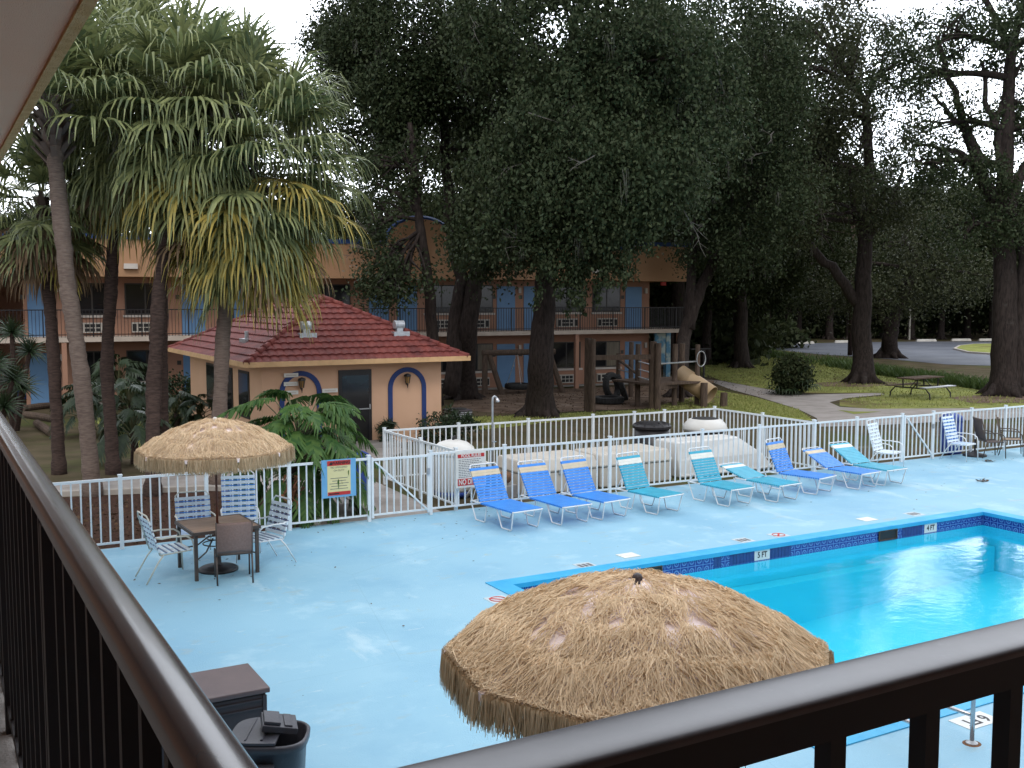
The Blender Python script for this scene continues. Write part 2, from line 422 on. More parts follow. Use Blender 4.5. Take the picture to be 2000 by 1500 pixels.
def thing(name, label, cat, loc=(0, 0, 0), rz=0, group=None):
    o = bpy.data.objects.new(name, None); COL.objects.link(o)
    o.empty_display_size = .2
    o.location = loc; o.rotation_euler = (0, 0, rz)
    return tag(o, label, cat, group)
def struct(o): o['kind'] = 'structure'; return o
def copy_tree(o, loc=None, rz=None, label=None, parent=None):
    c = o.copy(); COL.objects.link(c)
    if parent: c.parent = parent
    if loc is not None: c.location = loc
    if rz is not None: c.rotation_euler = (0, 0, rz)
    if label: c['label'] = label
    for ch in [x for x in bpy.data.objects if x.parent == o]: copy_tree(ch, parent=c)
    return c
def text_mesh(name, txt, size, m, parent, mtx, depth=.002, bold=0.0, squeeze=1.0):
    cu = bpy.data.curves.new(name, 'FONT'); cu.body = txt; cu.size = size
    cu.align_x = 'CENTER'; cu.align_y = 'CENTER'; cu.extrude = depth; cu.offset = bold
    t = bpy.data.objects.new(name, cu); COL.objects.link(t)
    dg = bpy.context.evaluated_depsgraph_get(); dg.update()
    me = bpy.data.meshes.new_from_object(t.evaluated_get(dg))
    bpy.data.objects.remove(t)
    me.transform(mtx @ Matrix.Diagonal((squeeze, 1, 1, 1)))
    me.materials.clear(); me.materials.append(m)
    o = bpy.data.objects.new(name, me); COL.objects.link(o)
    if parent: o.parent = parent
    return o
FACE_S = Matrix.Rotation(PI / 2, 4, 'X')        # text standing up, read from -Y
def lerp(a, b, t): return a + (b - a) * t
def bez(p0, p1, p2, n):
    p0, p1, p2 = Vector(p0), Vector(p1), Vector(p2)
    return [p0 * (1 - t) ** 2 + p1 * 2 * t * (1 - t) + p2 * t * t for t in [i / n for i in range(n + 1)]]

# ================================================================ GROUND, DECK, POOL
PX0, PX1, PY0, PY1 = 7.04, 18.16, 6.66, 13.24       # outer edge of the coping
def sheet_with_hole(name, m, x0, x1, y0, y1, hx0, hx1, hy0, hy1, z):
    xs, ys = [x0, hx0, hx1, x1], [y0, hy0, hy1, y1]
    b = MB(); b.v = [(x, y, z) for y in ys for x in xs]
    for j in range(3):
        for i in range(3):
            if i == 1 and j == 1: continue
            b.f.append((j * 4 + i, j * 4 + i + 1, j * 4 + i + 5, j * 4 + i + 4)); b.mi.append(0)
    return struct(b.build(name, m))
def flat(name, poly, z, m):
    b = MB(); b.add([(x, y, z) for x, y in poly], [tuple(range(len(poly)))])
    o = b.build(name, m)
    if o.data.polygons[0].normal.z < 0: o.data.flip_normals()
    return struct(o)
def gpoly(pts): return [tuple(at_z(x, y, -.03)[:2]) for x, y in pts]

sheet_with_hole('ground', M['ground'], -500, 700, -300, 900, PX0 + .05, PX1 - .05, PY0 + .05, PY1 - .05, -.04)
DY = 18.2
# deck slab: a sheet with the pool cut out and a small edge step
dk = sheet_with_hole('pool_deck', M['deck'], -6, 34, -9, DY, PX0, PX1, PY0, PY1, 0.0)
b = MB(); b.box(-6, 34, DY, DY + .03, -.10, -.002)
struct(b.build('deck_edge', M['concrete']))

# coping: four mitred strips with a drop edge
CW = .30
ix0, ix1, iy0, iy1 = PX0 + CW, PX1 - CW, PY0 + CW, PY1 - CW
b = MB()
o_ = [(PX0, PY0), (PX1, PY0), (PX1, PY1), (PX0, PY1)]
i_ = [(ix0, iy0), (ix1, iy0), (ix1, iy1), (ix0, iy1)]
for k in range(4):
    k2 = (k + 1) % 4
    vs = [(*o_[k], .012), (*o_[k2], .012), (*i_[k2], .012), (*i_[k], .012),
          (*i_[k2], -.055), (*i_[k], -.055), (*o_[k], -.003), (*o_[k2], -.003)]
    b.add(vs, [(0, 1, 2, 3), (3, 2, 4, 5), (6, 7, 1, 0)])
struct(b.build('pool_coping', M['coping']))
# basin: tile band at the waterline, walls, a bench ledge along the far wall, floor
WZ = -.235
def ring(b, x0, x1, y0, y1, z0, z1):
    c = [(x0, y0), (x1, y0), (x1, y1), (x0, y1)]
    for k in range(4):
        p, q = c[k], c[(k + 1) % 4]
        b.add([(*p, z0), (*p, z1), (*q, z1), (*q, z0)], [(0, 1, 2, 3)])
b = MB(); e = .03
ring(b, ix0 - e, ix1 + e, iy0 - e, iy1 + e, -.26, -.05)
struct(b.build('pool_tile_band', M['tileband']))
b = MB(); ring(b, ix0 - e, ix1 + e, iy0 - e, iy1 + e, -1.7, -.26)
b.add([(ix0 - e, iy0 - e, -1.6), (ix1 + e, iy0 - e, -1.1), (ix1 + e, iy1 + e, -1.1), (ix0 - e, iy1 + e, -1.6)], [(0, 1, 2, 3)])
b.box(ix0, ix1, iy1 - .28, iy1 + .02, -1.72, -.62)
struct(b.build('pool_basin', M['basin']))
b = MB(); b.add([(ix0 - e, iy0 - e, WZ), (ix1 + e, iy0 - e, WZ), (ix1 + e, iy1 + e, WZ), (ix0 - e, iy1 + e, WZ)], [(0, 1, 2, 3)])
struct(b.build('water', M['water']))

# depth markers and tiles on the far tile band (things fixed to the wall)
def depth_tile(x, txt, label):
    t = thing('depth_marker', label, 'depth marker', (x, iy1 + .026, -.145), 0, 'depth markers on the tile band')
    b = MB(); b.box(-.17, .17, -.006, 0, -.085, .085); b.build('tile', M['tilewhite'], t)
    text_mesh('lettering', txt, .135, M['signblack'], t, Matrix.Translation((0, -.009, 0)) @ FACE_S, .001, .003, .85)
def u_at(px, py, y): return at_y(px, py, y).x
YB = iy1 + .03
depth_tile(u_at(1185, 1127, YB), '6 FT', 'white tile reading 6 FT partly behind the near thatched umbrella')
depth_tile(u_at(1488, 1080, YB), '5 FT', 'white tile reading 5 FT on the far pool wall')
depth_tile(u_at(1817, 1026, YB), '4 FT', 'white tile reading 4 FT near the far pool corner')
for a, c in ((1425, 1477), (1500, 1545), (1760, 1800), (1394, 1409)):
    x0, x1 = u_at(a, 1088, YB), u_at(c, 1083, YB)
    b = MB(); n = max(1, round((x1 - x0) / .075)); w = (x1 - x0) / n
    for k in range(n): b.box(x0 + k * w + .003, x0 + (k + 1) * w - .003, YB - .006, YB - .001, -.235, -.06)
    struct(b.build('navy_tiles', M['tilenavy']))
for px, py, lab in ((1268, 1112, 'dark skimmer opening in the far pool wall beside the thatched umbrella'), (1733, 1036, 'dark skimmer opening in the far pool wall between the 5 FT and 4 FT tiles')):
    x = u_at(px, py, YB)
    t = thing('skimmer', lab, 'pool skimmer', (x, YB - .012, -.15))
    b = MB()
    b.box(-.22, .22, -.004, .01, -.075, .085); b.build('throat', M['black'], t)
    b = MB(); b.bar((-.23, -.01, .09), (.23, -.01, .09), .02, .02); b.bar((-.23, -.01, -.08), (.23, -.01, -.08), .02, .02)
    b.bar((-.23, -.01, -.08), (-.23, -.01, .09), .02, .02); b.bar((.23, -.01, -.08), (.23, -.01, .09), .02, .02)
    b.build('frame', M['wood'], t)
for x, y, lab in ((9.83, 13.55, 'white square skimmer lid on the deck near the thatched umbrella'), (15.38, 13.6, 'white square skimmer lid on the deck near the 4 FT tile')):
    b = MB(); b.box(-.16, .16, -.13, .13, -.002, .008); b.box(-.05, .05, -.012, .012, .008, .012)
    tag(b.build('deck_plate', M['white_vinyl'], None, bevel=.004, loc=(x, y, .002)), lab, 'deck plate')
def deck_mark(x, y, rz, m, lab, txt=None):
    t = thing('deck_marker', lab, 'deck marker', (x, y, .001), rz)
    b = MB(); b.box(-.15, .15, -.15, .15, -.0005, .003)
    b.build('tile', m, t)
    if txt == 'X':
        b = MB(); b.bar((-.09, -.09, .005), (.09, .09, .005), .035, .003); b.tube([(math.cos(a) * .11, math.sin(a) * .11, .005) for a in [i * PI / 12 for i in range(25)]], .008, 6)
        b.build('symbol', M['signred'], t)
    else:
        b = MB()
        for k in range(3): b.box(-.12 + k * .085, -.06 + k * .085, -.08, .08, .0032, .005)
        b.build('symbol', M['signgrey'], t)
deck_mark(8.88, 13.37, 0, M['faint'], 'worn pale deck tile beside the coping behind the thatched umbrella')
deck_mark(12.19, 13.45, 0, M['faint'], 'worn pale deck tile on the coping edge above the 5 FT tile')
deck_mark(16.56, 13.5, 0, M['faint'], 'worn pale deck tile above the 4 FT tile')
deck_mark(13.0, 13.45, 0, M['faint'], 'faded no diving tile with red mark beyond the 5 FT tile', 'X')
deck_mark(6.80, 12.42, PI / 2, M['faint'], 'faded no diving tile with red mark at the left end of the pool', 'X')
t = thing('deck_marker', 'white deck tile reading 6 FT seen between the railing bars', 'deck marker', (8.9, 6.45, .001), PI)
b = MB(); b.box(-.24, .24, -.13, .13, -.0005, .004); b.build('tile', M['tilewhite'], t)
text_mesh('lettering', '6 FT', .2, M['signblack'], t, Matrix.Translation((0, 0, .005)), .0008, .004, .9)

# fallen leaves on the deck
V = []
for i in range(420):
    x, y = rnd.uniform(2.5, 30), rnd.uniform(9.5, 18)
    if rnd.random() < .6: y = 18.1 - abs(rnd.gauss(0, 1.6))
    if PX0 - .1 < x < PX1 + .1 and PY0 - .1 < y < PY1 + .1: continue
    a, s = rnd.uniform(0, 2 * PI), rnd.uniform(.012, .032)
    d, e2 = Vector((math.cos(a), math.sin(a), rnd.uniform(-.2, .2))) * s, Vector((-math.sin(a), math.cos(a), rnd.uniform(-.3, .3))) * s * .45
    c = Vector((x, y, .012))
    V += [c - d, c + e2, c + d, c - e2]
tag(np_quads('fallen_leaves', V, M['litter']), kind='stuff')
for x, y, lab in ((23.6, 17.0, 'small heap of dead leaves on the deck beside the white strap chair'), (20.9, 15.2, 'small scatter of dead leaves on the deck right of the loungers')):
    V = []
    for i in range(26):
        a, s = rnd.uniform(0, 2 * PI), rnd.uniform(.03, .06)
        c = Vector((x + rnd.gauss(0, .07), y + rnd.gauss(0, .06), .012 + rnd.uniform(0, .03)))
        d, e2 = Vector((math.cos(a), math.sin(a), rnd.uniform(-.4, .4))) * s, Vector((-math.sin(a), math.cos(a), rnd.uniform(-.4, .4))) * s * .5
        V += [c - d, c + e2, c + d, c - e2]
    tag(np_quads('leaf_heap', V, M['litter']), lab, 'dead leaves')

# planting bed, walks, lawns, parking lot
flat('mulch_bed', [(-6, DY + .03), (6.1, DY + .03), (6.9, 19.4), (7.0, 21.6), (5.2, 22.9), (-6, 25.6)], -.026, M['mulch'])
flat('sidewalk', [(6.25, DY + .03), (8.75, DY + .03), (8.9, 21.6), (8.95, 24.0), (11.6, 26.2), (11.6, 27.85), (9.9, 27.85), (9.6, 26.6), (7.6, 24.6), (-6, 27.2), (-6, 25.75), (5.4, 23.05), (7.15, 21.7), (7.0, 19.6)], -.020, M['walk'])
b = MB()
cpts = [(-6, 25.6), (1, 24.25), (5.25, 22.95), (7.05, 21.65), (6.93, 19.5), (6.2, DY + .05)]
for p, q in zip(cpts, cpts[1:]): b.bar((*p, -.0), (*q, -.0), .12, .16)
struct(b.build('bed_curb', M['curb'], bevel=.015))
flat('lawn', gpoly([(1405, 742), (1370, 726), (1365, 690), (1500, 683), (1600, 702), (1700, 722), (1850, 748), (1925, 765), (2060, 790), (2060, 800), (1990, 799), (1850, 799), (1700, 799), (1640, 792), (1640, 780), (1720, 774), (1730, 767), (1570, 767), (1480, 757)]), -.032, M['grass'])
flat('lawn_by_playground', gpoly([(1390, 760), (1470, 774), (1560, 800), (1590, 822), (1400, 800), (1300, 805), (1100, 822), (890, 845), (890, 815), (1000, 812), (1260, 800), (1400, 790)]), -.032, M['grass'])
flat('lawn_by_house', [(5.2, 29.5), (7.5, 28.0), (7.7, 36), (5.0, 39.5)], -.032, M['grass'])
flat('footpath', gpoly([(1378, 742), (1408, 744), (1500, 761), (1570, 771), (1722, 768), (1728, 771), (1655, 778), (1620, 786), (1640, 795), (1700, 799), (1850, 798), (2060, 798), (2060, 812), (1700, 832), (1600, 834), (1595, 817), (1560, 800), (1480, 775), (1430, 762)]), -.020, M['walk'])
flat('grass_wedge', gpoly([(1634, 801), (1668, 804.5), (1722, 804.5), (1668, 809.5)]), -.014, M['grass'])
flat('playground_soil', gpoly([(900, 762), (1120, 758), (1300, 752), (1400, 768), (1415, 788), (1260, 798), (1000, 808), (880, 800)]), -.028, M['sand'])
flat('sandy_root_patch', gpoly([(1590, 748), (1690, 742), (1760, 748), (1700, 756), (1610, 755)]), -.024, M['sand'])
flat('sandy_bare_patch', gpoly([(1850, 776), (1940, 770), (2040, 775), (2040, 786), (1900, 788)]), -.024, M['sand'])
flat('dry_grass_field', gpoly([(1300, 690), (1330, 672), (1500, 676), (1640, 692), (1500, 686), (1390, 688)]), -.030, mat('dry_grass', (.30, .25, .12), (.20, .17, .07), rough=1, scale=1.5, bump=.6, bscale=20, spec=.05))
flat('parking_lot', gpoly([(1480, 680), (1500, 673), (1640, 669), (1800, 667), (2150, 667), (2150, 722), (2000, 716), (1850, 712), (1720, 700), (1600, 692)]), -.022, M['asphalt'])
isl = gpoly([(1862, 683), (1872, 677), (1900, 674), (1950, 673), (2100, 676), (2100, 690), (1990, 694), (1940, 693.5), (1890, 690)])
b = MB(); b.prism(isl, -.03, .10); struct(b.build('island_kerb', M['curb']))
cx = sum(p[0] for p in isl) / len(isl); cy = sum(p[1] for p in isl) / len(isl)
flat('island_lawn', [(cx + (x - cx) * .94, cy + (y - cy) * .94) for x, y in isl], .106, M['grass'])
ws = [(1484, 673.5, 'wheel stop at the far left end of the parking lot'), (1510, 672, 'second wheel stop from the left end of the parking lot'), (1569, 670.5, 'wheel stop seen between the ditch weeds and the big oak'), (1650, 668.5, 'wheel stop just left of the big oak trunk'), (1809, 666, 'wheel stop right of the thin pale pole'), (1877, 665, 'wheel stop behind the round grass island'), (1930, 664.8, 'wheel stop nearest the right hand oak')]
for px, py, lab in ws:
    p = at_z(px, py + .5, 0)
    b = MB(); b.prism([(-.9, -.08), (.9, -.08), (.9, .08), (-.9, .08)], -.02, .06); b.prism([(-.85, -.05), (.85, -.05), (.85, .05), (-.85, .05)], .06, .13)
    o = b.build('wheel_stop', M['stripe'], None, bevel=.01, loc=(p.x, p.y, 0)); o.rotation_euler = (0, 0, -.35)
    o.scale = (1.15, 1.6, 1.6)
    tag(o, 'white concrete ' + lab, 'wheel stop', 'wheel stops along the parking lot')

def blades(name, regions, n, h, w, m, seed, kind='stuff'):
    rg = np.random.default_rng(seed); out = []
    for (poly, k) in regions:
        P = np.array(poly); lo, hi = P.min(0), P.max(0); got = 0; tries = 0
        while got < k and tries < 60:
            q = rg.uniform(lo, hi, (k * 2, 2)); tries += 1
            ins = np.zeros(len(q), bool); j = len(P) - 1
            for i in range(len(P)):
                c = ((P[i, 1] > q[:, 1]) != (P[j, 1] > q[:, 1])) & (q[:, 0] < (P[j, 0] - P[i, 0]) * (q[:, 1] - P[i, 1]) / (P[j, 1] - P[i, 1] + 1e-9) + P[i, 0])
                ins ^= c; j = i
            q = q[ins][:k - got]; got += len(q); out.append(q)
    q = np.concatenate(out); N = len(q)
    a = rg.uniform(0, 2 * PI, N); hh = h * rg.uniform(.4, 1.3, N); ww = w * rg.uniform(.6, 1.4, N)
    d = np.stack([np.cos(a), np.sin(a), np.zeros(N)], 1)
    base = np.concatenate([q, np.full((N, 1), -.03)], 1)
    tip = base + np.stack([rg.normal(0, .45, N) * hh, rg.normal(0, .45, N) * hh, hh], 1)
    V = np.stack([base - d * ww[:, None], base + d * ww[:, None], tip + d * ww[:, None] * .2, tip - d * ww[:, None] * .2], 1)
    return tag(np_quads(name, V, m), kind=kind)
LAWN = gpoly([(1370, 735), (1365, 692), (1500, 685), (1600, 703), (1700, 723), (1850, 750), (1925, 768), (2050, 790), (1700, 798), (1640, 780), (1730, 767), (1570, 766), (1480, 757)])
LAWN2 = gpoly([(1395, 765), (1470, 776), (1560, 801), (1585, 820), (1400, 800), (1100, 822), (890, 845), (890, 818), (1260, 802)])
blades('grass_blades', [(LAWN, 16000), (LAWN2, 9000), ([(5.2, 29.5), (7.5, 28.0), (7.7, 36), (5.0, 39.5)], 1500)], 0, .075, .018, M['blade'], 3)
DITCH = gpoly([(1385, 690), (1420, 683), (1540, 698), (1640, 706), (1720, 722), (1850, 742), (1950, 757), (1950, 766), (1850, 752), (1700, 730), (1560, 708), (1480, 694)])
W1 = gpoly([(1390, 692), (1420, 684), (1500, 691), (1560, 700), (1560, 708), (1480, 694)])
W2 = gpoly([(1610, 713), (1660, 716), (1720, 726), (1850, 744), (1950, 758), (1950, 766), (1850, 752), (1700, 731)])
blades('ditch_weeds', [(W1, 2600), (W2, 4200), (DITCH, 1500)], 0, .42, .04, M['blade2'], 4)
blades('leaf_litter', [(gpoly([(880, 850), (900, 765), (1300, 752), (1500, 690), (1900, 760), (1600, 740), (1400, 800)]), 3500), ([(-4, 18.4), (6.5, 18.4), (6.9, 21.5), (-4, 25)], 3500)], 0, .035, .035, M['litter'], 5)

# ================================================================ NEAR WING: balcony floor, wall and roof we stand under
FZ = 2.68
t = thing('motel_wing', 'near motel wing we stand on, tan roof overhang and concrete balcony walkway', 'building', (0, 0, 0))
b = MB()
b.box(-1.5, .30, -4, 15, FZ - .16, FZ); b.box(.301, 17, -1.2, .85, FZ - .16, FZ)
b.build('walkway_floor', M['concrete'], t)
b = MB()
b.box(-1.5, .485, 1.0, 15, 5.10, 5.32); b.box(-1.5, 17, -1.2, .998, 5.10, 5.32)
rf = b.build('roof_overhang', M['soffit'], t)
b = MB(); b.box(.486, .53, 1.04, 15, 5.085, 6.6); b.box(.486, 17, .999, 1.04, 5.085, 6.6); b.build('fascia', M['fasciaedge'], rf)
b = MB(); b.box(.20, .212, 1.0, 15, 5.094, 5.1005); b.build('seam', M['seam'], rf)
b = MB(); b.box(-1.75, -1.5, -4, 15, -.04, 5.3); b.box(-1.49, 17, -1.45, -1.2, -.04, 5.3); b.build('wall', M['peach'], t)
b = MB(); b.box(-9, -1.751, -9, 15, 5.1, 5.4); b.box(-1.75, 17, -9, -1.451, 5.1, 5.4); b.build('roof', M['concrete'], t)

# balcony railings: cap rail, sub-rail, square bars, bottom rail
ZR = 3.75
def cap_profile(w, h, k=None):
    k = k or min(h * .72, w * .46)
    pr = [(-w / 2, -h), (-w / 2, -k)]
    for i in range(1, 16):
        a = PI - PI * i / 16
        ca, sa = math.cos(a), math.sin(a)
        pr.append((math.copysign(abs(ca) ** .8, ca) * w / 2, -k + abs(sa) ** .8 * k))
    pr += [(w / 2, -k), (w / 2, -h)]
    return pr
def cap_rail(axis, c, a0, a1, w, h, parent, k=None, m='rail'):
    pr = cap_profile(w, h, k); b = MB(); vs = []
    for a in (a0, a1):
        for x, z in pr: vs.append((c + x, a, ZR + z) if axis == 'y' else (a, c + x, ZR + z))
    k = len(pr)
    fs = [(i, i + 1, k + i + 1, k + i) if axis == 'x' else (i + 1, i, k + i, k + i + 1) for i in range(k - 1)]
    b.add(vs, fs)
    b.add(vs, [(k - 1, 0, k, 2 * k - 1) if axis == 'x' else (0, k - 1, 2 * k - 1, k), tuple(range(k)), tuple(range(2 * k - 1, k - 1, -1))])
    o = b.build('cap_rail', M[m], parent)
    for p in o.data.polygons: p.use_smooth = p.index < k - 1
    return o
t = thing('balcony_railing', 'dark enamelled balcony railing running away along the left side', 'railing', (.2175, 0, 0))
cap_rail('y', 0, .70, 14.5, .057, .036, t)
b = MB(); b.box(-.014, .014, .70, 14.5, ZR - .062, ZR - .037); b.build('upper_rail', M['bar'], t)
b = MB(); b.box(-.014, .014, .70, 14.5, FZ + .07, FZ + .10); b.build('lower_rail', M['bar'], t)
rails = []
for k in range(88):
    y = .80 + k * .152
    b = MB(); w = .011 if k % 10 else .02
    b.box(-w, w, -w, w, FZ + .101 if k % 10 else FZ, ZR - .063)
    b.build('baluster', M['bar'], t, loc=(0, y, 0))
b = MB()
for k in range(60):
    y = .8 + k * .23; b.box(.0, .075, y, y + .12, FZ + .001, FZ + .012)
b.build('base_plates', M['slab'], t)
ZR = 3.759
t = thing('balcony_railing', 'dark enamelled balcony railing with square bars across the lower right corner', 'railing', (0, .757, 0))
cap_rail('x', 0, .245, 16.5, .074, .013, t, .009, 'rail2')
b = MB(); b.box(.25, 16.5, -.034, .034, ZR - .050, ZR - .0135); b.build('upper_rail', M['bar'], t)
b = MB(); b.box(.25, 16.5, -.014, .014, FZ + .07, FZ + .10); b.build('lower_rail', M['bar'], t)
for k in range(-3, 60):
    x = .811 + k * .146
    b = MB(); b.box(-.0112, .0112, -.0112, .0112, FZ + .101, ZR - .051)
    b.build('baluster', M['bar'], t, loc=(x, 0, 0))

# ================================================================ WHITE FENCES
def fence_run(parent, p, q, gate=False, posts=(True, True), h=1.2, thick=.05):
    """one bay: pickets with top and bottom rail from p to q (local xy)"""
    p, q = Vector((*p, 0)), Vector((*q, 0)); L = (q - p).length; d = (q - p) / L
    b = MB()
    b.bar(p + Vector((0, 0, h - .02)), q + Vector((0, 0, h - .02)), .042, .042)
    b.bar(p + Vector((0, 0, .12)), q + Vector((0, 0, .12)), .032, .032)
    n = max(2, round(L / .147))
    for i in range(1, n):
        c = p + d * (L * i / n)
        b.bar(c + Vector((0, 0, .137)), c + Vector((0, 0, h - .042)), .024, .024, up=(d.y, -d.x, 0))
    if gate:
        nrm = Vector((d.y, -d.x, 0)) * .03
        b.bar(p + nrm + Vector((0, 0, h - .06)) + d * .05, q + nrm + Vector((0, 0, .14)) - d * .05, .03, .03)
    return b
def post(parent, p, h=1.235, w=.06):
    b = MB(); b.box(-w / 2, w / 2, -w / 2, w / 2, -.04, h); b.prism([(-w * .6, -w * .6), (w * .6, -w * .6), (w * .6, w * .6), (-w * .6, w * .6)], h, h + .02)
    return b.build('post', M['white'], parent, loc=(p[0], p[1], 0))
def fence(label, pts, loc, group, name='picket_fence'):
    t = thing(name, label, 'fence', (loc[0], loc[1], 0), 0, group)
    L = [(x - loc[0], y - loc[1]) for x, y in pts]
    for p in L: post(t, p)
    for p, q in zip(L, L[1:]):
        d = (Vector(q) - Vector(p)).normalized() * .031
        fence_run(t, Vector(p) + d, Vector(q) - d).build('picket_panel', M['white'], t)
    return t
FYL = 18.05
g_ = 'white pool fences'
fence('white picket fence behind the brown table and strap chairs', [(x, FYL) for x in (-1.4, 0, 1.4, 2.77, 4.17, 5.63, 7.15)], (-1.4, FYL), g_)
fence('white picket fence behind the row of loungers', [(x, FYL) for x in (8.41, 10.04, 12.59, 15.09, 16.78, 18.54, 19.97, 21.59)], (8.41, FYL), g_)
fence('white picket fence behind the chairs at the far right', [(x, FYL) for x in (22.77, 24.28, 25.7, 27.2, 28.7, 30.2, 31.7)], (22.77, FYL), g_)
EX = 18.6
t = fence('white picket fence around the pump yard beyond the loungers', [(9.0, FYL + .09), (9.0, 19.8), (9.0, 21.75), (10.87, 21.75), (12.76, 21.75), (14.65, 21.75), (15.93, 21.75), (16.9, 21.75), (EX, 21.75), (EX, 19.9), (EX, FYL + .09)], (9.0, FYL), g_)
def gate(label, x0, x1):
    t = thing('fence_gate', label, 'gate', (x0, FYL, 0), 0, 'white pool gates')
    L = x1 - x0
    fence_run(t, (.06, -.03), (L - .06, -.03), gate=True, h=1.18).build('picket_panel', M['white'], t)
    for x in (.06, L - .06):
        b = MB(); b.box(x - .02, x + .02, -.05, -.01, .06, 1.2); b.build('stile', M['white'], t)
    b = MB(); b.box(L - .10, L - .04, -.075, -.052, .80, .92); b.build('latch', M['galv'], t)
gate('white picket gate with diagonal brace beside the warning sign', 7.15, 8.41)
gate('white picket gate with diagonal brace left of the far right chairs', 21.59, 22.77)

# ---- signs on the fence
x0, x1 = u_at(628, 935, 17.98), u_at(695, 935, 17.98)
zt, zb = at_y(660, 897, 17.98).z, at_y(660, 971, 17.98).z
w, h = x1 - x0, zt - zb
t = thing('warning_sign', 'cream and red warning sign on a pale blue board hung on the fence', 'sign', (x0, 17.985, zb))
b = MB(); b.box(0, w, -.012, 0, 0, h); b.build('board', M['signblue'], t)
b = MB(); b.box(w * .16, w * .84, -.017, -.013, h * .06, h * .97); b.build('notice', M['signyellow'], t)
b = MB(); b.box(w * .16, w * .84, -.021, -.018, h * .84, h * .97); b.box(w * .17, w * .83, -.021, -.018, h * .06, h * .15); b.build('red_band', M['signred'], t)
text_mesh('heading', 'WARNING', .075, M['signblack'], t, Matrix.Translation((w * .55, -.0225, h * .905)) @ FACE_S, .001, .002)
b = MB(); b.add([(w * .21, -.023, h * .865), (w * .31, -.023, h * .865), (w * .26, -.023, h * .945)], [(0, 1, 2)]); b.build('triangle', M['signblack'], t)
text_mesh('small_heading', 'NO LIFEGUARD', .045, M['signgrey'], t, Matrix.Translation((w * .5, -.0185, h * .79)) @ FACE_S, .001)
text_mesh('small_heading', 'ON DUTY', .045, M['signgrey'], t, Matrix.Translation((w * .5, -.0185, h * .71)) @ FACE_S, .001)
b = MB()
for k, f in enumerate((.52, .46, .56, .40, .5)): b.box(w * .5 - w * f / 2, w * .5 + w * f / 2, -.0185, -.0175, h * (.22 + k * .07), h * (.235 + k * .07))
b.build('small_print', M['signgrey'], t)
b = MB(); b.box(w * .20, w * .50, -.0225, -.0215, h * .085, h * .115); b.build('footer_print', M['signblack'], t)

x0, x1 = u_at(890, 910, 17.98), u_at(949, 910, 17.98)
zt, zb = at_y(920, 881, 17.98).z, at_y(920, 951, 17.98).z
w, h = x1 - x0, zt - zb
t = thing('pool_rules_sign', 'white sign headed POOL RULES hung on the fence behind the first lounger', 'sign', (x0, 17.985, zb))
b = MB(); b.box(0, w, -.012, 0, 0, h); b.build('board', M['signwhite'], t)
b = MB(); b.box(w * .06, w * .94, -.016, -.013, h * .83, h * .93); b.box(w * .06, w * .94, -.016, -.013, h * .06, h * .25); b.build('red_band', M['signred'], t)
text_mesh('heading', 'POOL RULES', .085, M['signwhite'], t, Matrix.Translation((w * .5, -.0175, h * .88)) @ FACE_S, .001, .002, .9)
text_mesh('heading', 'NO DIVING', .145, M['signwhite'], t, Matrix.Translation((w * .5, -.0175, h * .152)) @ FACE_S, .001, .003, .72)
b = MB(); r2 = random.Random(3)
for k in range(11):
    x = w * .09; z = h * (.285 + k * .048); end = w * (.9 - r2.random() * (.45 if k % 3 == 0 else .1))
    while x < end:
        l = r2.uniform(.02, .06); b.box(x, min(x + l, end), -.0135, -.0125, z, z + h * .018); x += l + .012
b.build('small_print', M['signgrey'], t)
